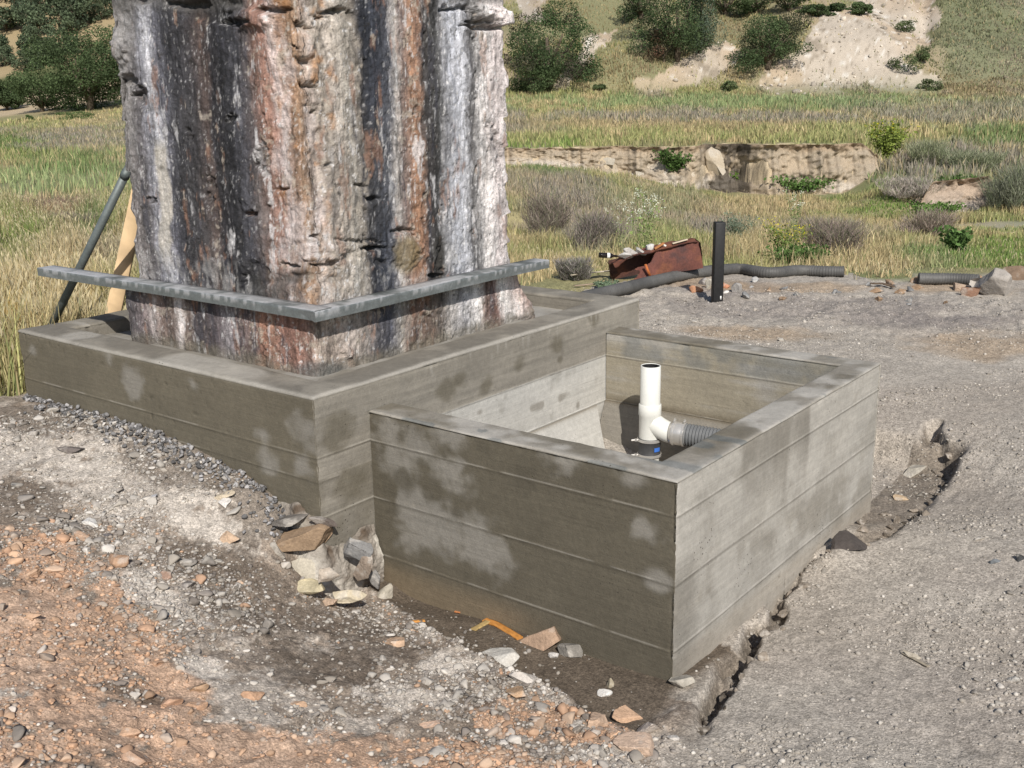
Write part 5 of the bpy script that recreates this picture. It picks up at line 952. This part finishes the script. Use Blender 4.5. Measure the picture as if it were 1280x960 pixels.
def leafmass(name, blobs, n, size, col, parent=None, seed=0, jitter=.3, hollow=.72, drop_=0., aspect=.8, pal=None):
    """leaves filling a union of ellipsoids (cx,cy,cz,rx,ry,rz)"""
    r = np.random.default_rng(seed); B = np.array(blobs, float); wgt = (B[:, 3] * B[:, 4] * B[:, 5]) ** .67; k = r.choice(len(B), n, p=wgt / wgt.sum())
    d = r.normal(size=(n, 3)); d /= np.linalg.norm(d, axis=1)[:, None]; rad = (hollow ** 3 + (1.06 ** 3 - hollow ** 3) * r.random(n)) ** (1 / 3); rad *= 1 + .35 * fbm(d[:, 0] * 3 + k, d[:, 1] * 3, d[:, 2] * 3, seed=seed)
    P = B[k, :3] + d * rad[:, None] * B[k, 3:]; P = P[P[:, 2] > B[:, 2].min() - B[:, 5].max() * .95]; m = len(P); k = k[:m]
    nrm = d[:m] * .6 + r.normal(size=(m, 3)) * .8; nrm /= np.linalg.norm(nrm, axis=1)[:, None]; t = np.cross(nrm, r.normal(size=(m, 3))); t /= np.linalg.norm(t, axis=1)[:, None]; b_ = np.cross(nrm, t); s = size * r.uniform(.5, 1.3, m)[:, None] / 2
    V = np.stack([P - t * s, P + b_ * s * aspect, P + t * s, P - b_ * s * aspect], 1).reshape(-1, 3); F = np.arange(m)[:, None] * 4 + [0, 1, 2, 3]
    bc = r.normal(size=len(B)) * .18; pal = np.array(pal if pal is not None else [col]); c = pal[r.integers(len(pal), size=len(B))[k]] * (1 + bc[k] + jitter * r.normal(size=m))[:, None].clip(.45, 1.5)
    return V, F, np.repeat(c[:, None], 4, 1).reshape(-1, 3)
def crown_blobs(w_, h_, d_, n, seed, shape='round'):
    r = np.random.default_rng(seed); out = [(0, 0, h_ * .52, w_ * .33, d_ * .33, h_ * .36)]
    for i in range(n):
        a = r.uniform(0, 6.28); zf = r.uniform(.16, .86); q = math.sqrt(max(0, 1 - ((zf - .45) / .58) ** 2)) if shape == 'round' else (1.05 - zf) * 1.1
        rr_ = r.uniform(.5, 1.12) * q * .5; s_ = r.uniform(.07, .25); out.append((math.cos(a) * rr_ * w_, math.sin(a) * rr_ * d_, zf * h_, s_ * w_, s_ * d_, s_ * h_ * .85))
    return out
def tree(name, label, cat, base, w_, h_, col, n=2600, leaf=.3, seed=1, group=None, nb=16, shape='round', trunk=True, pal=None):
    t = thing(name, label, cat, tuple(base), group)
    V, F, C = leafmass('crown', crown_blobs(w_, h_, w_ * .9, nb, seed, shape), int(n * (2.6 if group is None else 1)), leaf * (.6 if group is None else 1), col, seed=seed, pal=pal); o = link('crown', mesh_np('crown', V, F, C), M_leaf, t)
    if trunk:
        mb = MB(); rr_ = np.random.default_rng(seed); mb.tube([[0, 0, -.5], [.03 * w_, 0, h_ * .2], [0, .03 * w_, h_ * .6]], [w_ * .05, w_ * .035, w_ * .015], 8, (.10, .08, .06))
        for q in range(5): a = q * 1.26 + rr_.random(); mb.tube([[0, 0, h_ * .15], [math.cos(a) * w_ * .16, math.sin(a) * w_ * .16, h_ * .4], [math.cos(a) * w_ * .32, math.sin(a) * w_ * .32, h_ * .62]], [w_ * .025, w_ * .016, w_ * .006], 6, (.10, .08, .06))
        mb.obj('trunk', M_bark, t, smooth=True)
    return t
def scl(p): return FPX / math.sqrt(p[0] ** 2 + p[1] ** 2 + (p[2] - CH) ** 2)
DG = (.064, .092, .042); DG2 = (.085, .12, .054)
def bush(px, py, wpx, hpx, col, name, label, cat, n=2600, leaf=.3, seed=1, **k):
    p = drop(px, py); s = scl(p); p[2] -= .2; return tree(name, label, cat, p, wpx / s, hpx / s, col, n, leaf, seed, **k)
bush(684, 112, 118, 104, DG, 'scrub_oak', 'broad dark bush beside the right edge of the pier', 'bush', 9000, .24, 11, pal=[DG, (.075, .075, .05), (.06, .10, .04), (.085, .075, .055)], nb=22)
bush(668, 118, 50, 34, DG2, 'scrub_oak', 'small brighter green bush at the foot of the broad dark bush', 'bush', 2500, .2, 12)
bush(845, 76, 92, 108, DG, 'oak_tree', 'dark oak standing behind the grey green pine on the hillside', 'tree', 6500, .26, 13, nb=20)
bush(874, 66, 48, 92, (.13, .17, .12), 'grey_pine', 'slender grey green pine in front of the dark oak', 'tree', 4200, .2, 14, shape='cone', nb=24)
bush(829, 80, 36, 42, (.15, .095, .065), 'dry_bush', 'reddish brown dying bush left of the pine', 'bush', 1500, .2, 15, pal=[(.17, .10, .07), (.09, .09, .05), (.12, .09, .06)])
bush(958, 86, 92, 66, DG, 'scrub_oak', 'rounded dark bush between the two pale slides', 'bush', 6000, .24, 16, nb=20, pal=[DG, (.07, .075, .045), (.06, .09, .04)])
for i, (x, y, w_, h_, l_) in enumerate([(800, 24, 60, 50, 'dark bush at the top edge left of the pine'), (905, 20, 60, 44, 'dark bush at the top edge right of the pine'), (945, 16, 54, 34, 'low green bush at the top edge above the rounded bush'), (985, 14, 46, 30, 'bush at the top edge where the big slide begins'), (1022, 20, 34, 16, 'flat grey green bush on the crest of the big slide'), (1047, 14, 24, 12, 'tiny grey bush on the crest of the big slide'), (1076, 18, 22, 16, 'small bright green bush standing alone on the crest of the big slide')]):
    bush(x, y, w_, h_, DG2 if i in (2, 6) else DG, 'scrub_oak', l_, 'bush', 1800, .26, 20 + i, nb=10)
for i, (x, y, w_, h_, l_) in enumerate([(912, 114, 26, 16, 'little green shrub at the foot of the middle slide'), (1128, 92, 30, 26, 'green shrub at the right foot of the big slide'), (1152, 76, 20, 16, 'dark shrub in the gully right of the big slide'), (1168, 112, 26, 14, 'olive shrub below the gully'), (1130, 40, 30, 16, 'grey shrub half way up the gully'), (752, 112, 16, 10, 'tiny shrub by the small slide left')]):
    bush(x, y, w_, h_, (.10, .13, .06), 'small_shrub', l_, 'shrub', 700, .2, 40 + i, nb=7, trunk=False)
# left: near oak and the wooded hillside behind
bush(112, 138, 96, 92, DG, 'oak_tree', 'large near oak at the foot of the hill left of the pier', 'tree', 12000, .3, 60, nb=26, pal=[DG, (.06, .085, .04), DG2])
bush(52, 140, 60, 44, DG2, 'oak_tree', 'lighter green oak left of the large near oak', 'tree', 4000, .3, 61, nb=14)
bush(8, 138, 40, 36, DG, 'oak_tree', 'dark oak at the left edge beside the lighter oak', 'tree', 4500, .3, 62, nb=14)
bush(38, 151, 12, 9, (.09, .14, .05), 'small_shrub', 'small round green shrub in the meadow, far left', 'shrub', 500, .14, 63, nb=5, trunk=False); bush(100, 147, 46, 10, (.09, .13, .05), 'small_shrub', 'low wide green shrub below the large near oak', 'shrub', 1000, .16, 64, nb=8, trunk=False)
protos = [tree('oak_tree', 'dark green oak in the wood covering the far left hillside', 'tree', (0, 0, 0), 9, 8, (.085, .11, .065), 1700, .6, 70 + i, group='oaks covering the far left hillside', nb=13, pal=[(.085, .11, .065), (.10, .13, .075), (.07, .095, .06)]) for i in range(4)]
r = np.random.default_rng(77); k = 0; tries = 0; placed = []
while k < 260 and tries < 6000:
    tries += 1; y = 150 + 75 * r.random(); a = r.uniform(-.70, -.10); x = a * y; px, py = proj(x, y, hz(x, y)) if tries % 1 == 0 else (0, 0)
    if fbm(np.array([x * .07]), np.array([y * .09]), o=2, seed=65)[0] < .0 or any((x - q[0]) ** 2 + (y - q[1]) ** 2 < 8 for q in placed): continue
    placed.append((x, y)); src = protos[k % 4]; o = src if k < 4 else src.copy()
    if k >= 4:
        sc.collection.objects.link(o)
        for ch in src.children: c = ch.copy(); sc.collection.objects.link(c); c.parent = o
    o.location = (x, y, hz(x, y) - .3); o.rotation_euler = (0, 0, r.uniform(0, 6.28)); q = r.uniform(.35, .68); o.scale = (q, q, q * r.uniform(.85, 1.1)); k += 1
# individual weeds and dry shrubs near the yard
def weed(name, label, px, py, hpx, wpx, stem, leafc, flower, nstem=14, nleaf=500, nfl=160, fs=.02, ls=.05, seed=1, cat='weed', flr=.12):
    p = drop(px, py, 5, 60); s = scl(p); h, wd = hpx / s, wpx / s; t = thing(name, label, cat, tuple(p)); r = np.random.default_rng(seed); mb = MB(); tips = []
    for i in range(nstem):
        a = r.uniform(0, 6.28); q = wd / 2 * math.sqrt(r.random()); hh = h * r.uniform(.6, 1); b0 = [r.normal() * .02, r.normal() * .02, -.02]; m_ = [math.cos(a) * q * .4, math.sin(a) * q * .4, hh * .5]; e = [math.cos(a) * q, math.sin(a) * q, hh]; mb.tube([b0, m_, e], [.006, .004, .002], 4, stem); tips.append(e)
        for _ in range(3): f = r.uniform(.4, .9); bb = np.array(m_) * (1 - f) + np.array(e) * f; e2 = bb + np.array([r.normal() * wd * .12, r.normal() * wd * .12, h * r.uniform(.05, .16)]); mb.tube([bb, e2], [.003, .0015], 4, stem); tips.append(e2)
    mb.obj('stem', M_leaf, t); tips = np.array(tips)
    def quads(C_, size, col, nm):
        n = len(C_); nr = r.normal(size=(n, 3)); nr /= np.linalg.norm(nr, axis=1)[:, None]; tt = np.cross(nr, r.normal(size=(n, 3))); tt /= np.linalg.norm(tt, axis=1)[:, None]; bb = np.cross(nr, tt); sz = size * r.uniform(.5, 1.3, n)[:, None] / 2
        V = np.stack([C_ - tt * sz, C_ + bb * sz * .5, C_ + tt * sz, C_ - bb * sz * .5], 1).reshape(-1, 3); c = np.array(col) * (1 + .25 * r.normal(size=n))[:, None].clip(.4, 1.6); link(nm, kind='stuff', me=mesh_np(nm, V, np.arange(n)[:, None] * 4 + [0, 1, 2, 3], np.repeat(c[:, None], 4, 1).reshape(-1, 3)), mat=M_leaf, parent=t)
    i = r.integers(len(tips), size=nleaf); f = r.random(nleaf)[:, None] ** .7; quads(tips[i] * f + r.normal(size=(nleaf, 3)) * wd * .05 * [1, 1, .5], ls, leafc, 'leaves')
    if nfl: i = r.integers(len(tips), size=nfl); quads(tips[i] + r.normal(size=(nfl, 3)) * flr * .25 + [0, 0, .01], fs, flower, 'flowers')
    return t
WF = (.62, .64, .52)
weed('flowering_weed', 'tall weed with white flower heads behind the rusty box', 806, 335, 92, 50, (.30, .34, .16), (.20, .27, .09), WF, 11, 420, 420, .03, .05, 81)
weed('flowering_weed', 'slimmer white flowered weed leaning out left of the tall one', 778, 322, 72, 40, (.30, .30, .18), (.20, .24, .10), WF, 6, 120, 190, .03, .04, 82)
weed('flowering_weed', 'white flowered weed rising above the yellow mustard', 991, 300, 64, 26, (.26, .32, .15), (.15, .22, .07), WF, 7, 200, 240, .03, .05, 83)
weed('mustard_plant', 'yellow flowering mustard plant beside the grey dry shrub', 978, 332, 56, 60, (.22, .26, .10), (.15, .21, .06), (.62, .55, .03), 22, 700, 420, .022, .05, 84)
weed('leafy_weed', 'low leafy dark green weed under the mustard', 995, 337, 30, 80, (.15, .2, .08), (.09, .15, .045), (.4, .4, .1), 20, 1300, 0, .02, .07, 85)
weed('leafy_weed', 'green broad leafed weed at the right above the short hose', 1196, 322, 36, 40, (.16, .2, .08), (.10, .17, .055), (.4, .4, .1), 16, 800, 0, .02, .09, 86)
weed('leafy_weed', 'bluish grey weed between the rusty box and the mustard', 920, 300, 34, 50, (.2, .24, .16), (.17, .21, .15), WF, 16, 900, 0, .02, .05, 87)
weed('leafy_weed', 'low blue green weed at the left foot of the rusty box', 762, 362, 12, 40, (.2, .24, .16), (.16, .22, .14), WF, 12, 500, 0, .02, .035, 88)
weed('leafy_weed', 'bright green weed on the lip of the cut bank shadow', 920, 236, 22, 34, (.14, .2, .06), (.11, .19, .04), WF, 12, 800, 0, .02, .16, 89); weed('leafy_weed', 'dark green weed at the foot of the cut bank', 842, 214, 26, 44, (.1, .14, .05), (.07, .12, .035), WF, 14, 900, 0, .02, .18, 90)
weed('leafy_weed', 'yellow green shrub spilling over the right end of the cut bank', 1105, 200, 44, 56, (.2, .24, .08), (.20, .25, .06), (.5, .45, .05), 20, 1500, 200, .1, .2, 91)
def dry_shrub(px, py, wpx, hpx, col, label, seed, n=2600, name='dry_shrub', flat_=0.):
    p = drop(px, py, 5, 80); s = scl(p); h, wd = hpx / s, wpx / s; r = np.random.default_rng(seed); n = int(n * 1.8); k = 9; cx = np.stack([r.uniform(-.36, .36, k) * wd, r.uniform(-.36, .36, k) * wd, 0 * r.random(k)], -1); hh = r.uniform(.45, 1, k) * h; i = r.integers(k, size=n)
    f = r.random(n); th = r.uniform(0, 6.28, n); q = wd * .24 * np.sqrt(r.random(n)) * (.3 + f); st = cx[i] + np.stack([np.cos(th) * q, np.sin(th) * q, f * hh[i] * .8], -1)
    d = st + np.stack([np.cos(th) * .35 + r.normal(size=n) * .4, np.sin(th) * .35 + r.normal(size=n) * .4, .5 + .6 * r.random(n)], -1) * (h * .20)
    a = r.uniform(0, 6.28, n); w_ = .5 * max(.0035, .6 / s); o = np.stack([np.cos(a), np.sin(a), 0 * a], -1) * w_; V = np.stack([st - o, st + o, d + o * .4, d - o * .4], 1).reshape(-1, 3); c = np.array(col) * 1.45 * (1 + .3 * r.normal(size=n))[:, None].clip(.4, 1.7); c = mix(c, GRN, .5 * (r.random(n) < .25))
    return link(name, mesh_np(name, V, np.arange(n)[:, None] * 4 + [0, 1, 2, 3], np.repeat(c[:, None], 4, 1).reshape(-1, 3)), M_grass, loc=tuple(p), label=label, cat='shrub')
for i, a in enumerate([(1040, 326, 70, 58, (.20, .16, .14), 'round grey brown dry shrub right of the mustard'), (742, 315, 70, 60, (.19, .16, .145), 'grey dry shrub left of the tall flowering weed'), (690, 300, 70, 70, (.20, .165, .14), 'purple grey dry shrub close to the pier right edge'), (716, 350, 40, 34, (.21, .19, .18), 'small grey dry shrub by the straw left of the boards'), (1160, 300, 60, 40, (.25, .2, .17), 'pinkish dry shrub on the slope at the right'), (1140, 246, 80, 26, (.30, .26, .23), 'heap of pale dead brush at the right end of the cut bank'), (1262, 262, 60, 60, (.17, .175, .13), 'bushy grey shrub over the creek bank, right edge'), (1225, 215, 70, 30, (.20, .21, .14), 'grey green shrub on the slope above the creek'), (1150, 205, 60, 30, (.21, .215, .14), 'wispy grey shrub on the slope above the dead brush'), (60, 275, 60, 30, (.22, .15, .12), 'reddish brown dry weeds in the left meadow'), (95, 300, 50, 40, (.22, .18, .16), 'grey dry weeds in front of the reddish ones, left meadow')]):
    dry_shrub(*a, 320 + i)

r = np.random.default_rng(91); LV = [-.35, -.1, .2, .42, .6, .75, .95, 1.3, 1.45, 1.6, 1.85, 2.1, 2.6, 3.0]; LU = [-.30, -.24, -.19, -.15, -.10, -.15, -.04, -.02, -.08, -.17, -.26, -.24, -.23, -.15]; LW = [0, .055, .075, .05, .06, .01, .01, .04, .12, .18, .22, .22, .22, .12]
for i in range(90):
    v = r.uniform(-.3, 3.0); u = np.interp(v, LV, LU) + r.choice([r.normal() * .022 - .01, np.interp(v, LV, LW) * r.random()]); q = uvz(u, v, 0); q[2] = hz(q[0], q[1]); d_ = math.hypot(q[1], CH)
    rock(0, 0, r.uniform(.018, .055) * FPX / d_, (.8, .7), (np.array([.16, .135, .11]) * r.uniform(.6, 1.6)).tolist(), 'crumbled clod of grey brown earth along the crack beside the box', name='earth_clod', cat='clod', pos=q, group='clods along the crack beside the box', tilt=.6)

def bank(name, x0, x1, yf, zb, zt, col, seed, st=.055):
    xs = np.arange(x0, x1, st); t = np.linspace(0, 1, 46); X_, T_ = np.meshgrid(xs, t, indexing='ij'); lo = zb(X_) - .15; hi = zt(X_); Z_ = lo + (hi - lo) * T_
    fade = sm(x0, x0 + 1.2, X_) * (1 - sm(x1 - 1.2, x1, X_)); y = yf(X_) + .30 + .35 * (T_ - .5) + (.55 * fbm(X_ * .9, Z_ * 1.3, o=5, seed=seed, g=.6) + .16 * fbm(X_ * 5, Z_ * 5, o=4, seed=seed + 1, g=.7)) * (.4 + .6 * fade) - .25 * (1 - T_) ** 3 - .10 * sm(.9, 1, T_)
    q = fbm(X_ * 1.4, Z_ * 2.2, o=5, seed=seed + 2, g=.65); c = mix(np.array(col), np.array(col) * [1.15, 1.12, 1.08], sm(-.3, .3, q)); c = mix(c, np.array(col) * .55, .45 * sm(.15, .4, fbm(X_ * 2.6, Z_ * 2.6, o=4, seed=seed + 3, g=.7))); c = mix(c, np.array([.24, .17, .11]), .6 * sm(.82, .97, T_ + .1 * q)); c = mix(c, np.array([.47, .43, .38]), .6 * sm(.0, .3, fbm(X_ * .4, Z_ * .8, seed=seed + 5)) * sm(.6, .3, T_))
    a = 640 + 1385 * X_ / y; dk = sm(-.12, .12, fbm(X_ * 1.7, Z_ * .9, o=4, seed=seed + 6, g=.65) + .12) * sm(884, 896, a) * (1 - sm(944, 958, a)); c = mix(c, np.array([.07, .06, .05]), .85 * dk)  # dark streaks painted where the recess should lie in shade
    mb = MB(); mb.grid(np.stack([X_, y, Z_], -1), c); return mb.obj(name, M_ground, kind='structure')
def zat(yoff): return lambda X_: height(X_.ravel(), (cliff_y(X_) + yoff).ravel(), False).reshape(X_.shape)
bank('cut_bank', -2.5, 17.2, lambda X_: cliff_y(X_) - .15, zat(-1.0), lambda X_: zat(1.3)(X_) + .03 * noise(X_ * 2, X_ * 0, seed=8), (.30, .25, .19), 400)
bank('creek_bank', 16.0, 19.4, lambda X_: 42.1 + .5 * noise(X_ * .8, X_ * 0, seed=9), lambda X_: -2.75 + 0 * X_, lambda X_: -1.45 + .3 * noise(X_ * .9, X_ * 0, seed=10) - .9 * sm(18.6, 19.4, X_) - .8 * (1 - sm(16, 16.6, X_)), (.33, .265, .21), 420)
rock(898, 228, 30, (.7, 1.35), (.40, .34, .26), 'pale pinnacle of earth standing in front of the dark recess of the cut bank', name='earth_pinnacle', cat='boulder', tilt=.1, lift=.6)
for a in [(760, 205, 'pale boulder at the foot of the cut bank, left part'), (800, 222, 'pale boulder below the green weed of the cut bank'), (1005, 228, 'small boulder under the right part of the cut bank')]: rock(a[0], a[1], 16, (.8, .7), (.40, .36, .30), a[2], cat='boulder')
rock(1262, 294, 50, (.6, .22), (.40, .35, .30), 'flat pale slab beside the creek at the right edge', cat='boulder', tilt=.02, lift=-.3)

# loose stones on the bare slides
r = np.random.default_rng(99); Vs, Fs, Cs, off = [], [], [], 0; k = 0
while k < 700:
    X_ = r.uniform(5, 60, 4000); Y_ = r.uniform(100, 150, 4000); Z_ = height(X_, Y_, True); px, py = proj(X_, Y_, Z_); m = np.zeros(len(X_), bool)
    for S in SLIDES[:4]: m |= inpoly(px, py, S)
    for x, y, z in zip(X_[m], Y_[m], Z_[m]):
        V, F = rock_shape(1, 700 + k % 15, 5, lo=.4); q = min(.05 + .07 * r.exponential(), .5); W = (V * q * [1, .8, .7]) @ rotm(r, .6).T + [x, y, z + q * .2]; Vs.append(W); Fs.append(F + off); off += len(W); Cs.append(np.broadcast_to(np.array([.42, .37, .31]) * r.uniform(.4, 1.5), W.shape)); k += 1
link('scree', mesh_np('scree', np.vstack(Vs), np.vstack(Fs), np.vstack(Cs)), M_pebble, kind='stuff', label='loose stones lying on the bare pale hillside slides', cat='scree')

weed('leafy_weed', 'lush green growth below the cut creek bank at the right', 1170, 272, 18, 60, (.14, .2, .06), (.11, .19, .05), WF, 20, 1400, 0, .02, .16, 120)
weed('leafy_weed', 'dark green growth on top of the cut creek bank', 1205, 238, 16, 60, (.12, .17, .05), (.08, .14, .04), WF, 18, 1200, 0, .02, .16, 121)
weed('leafy_weed', 'green growth in the wash below the right part of the cut bank', 1000, 240, 20, 90, (.14, .2, .06), (.10, .17, .05), WF, 22, 1600, 0, .02, .18, 122)
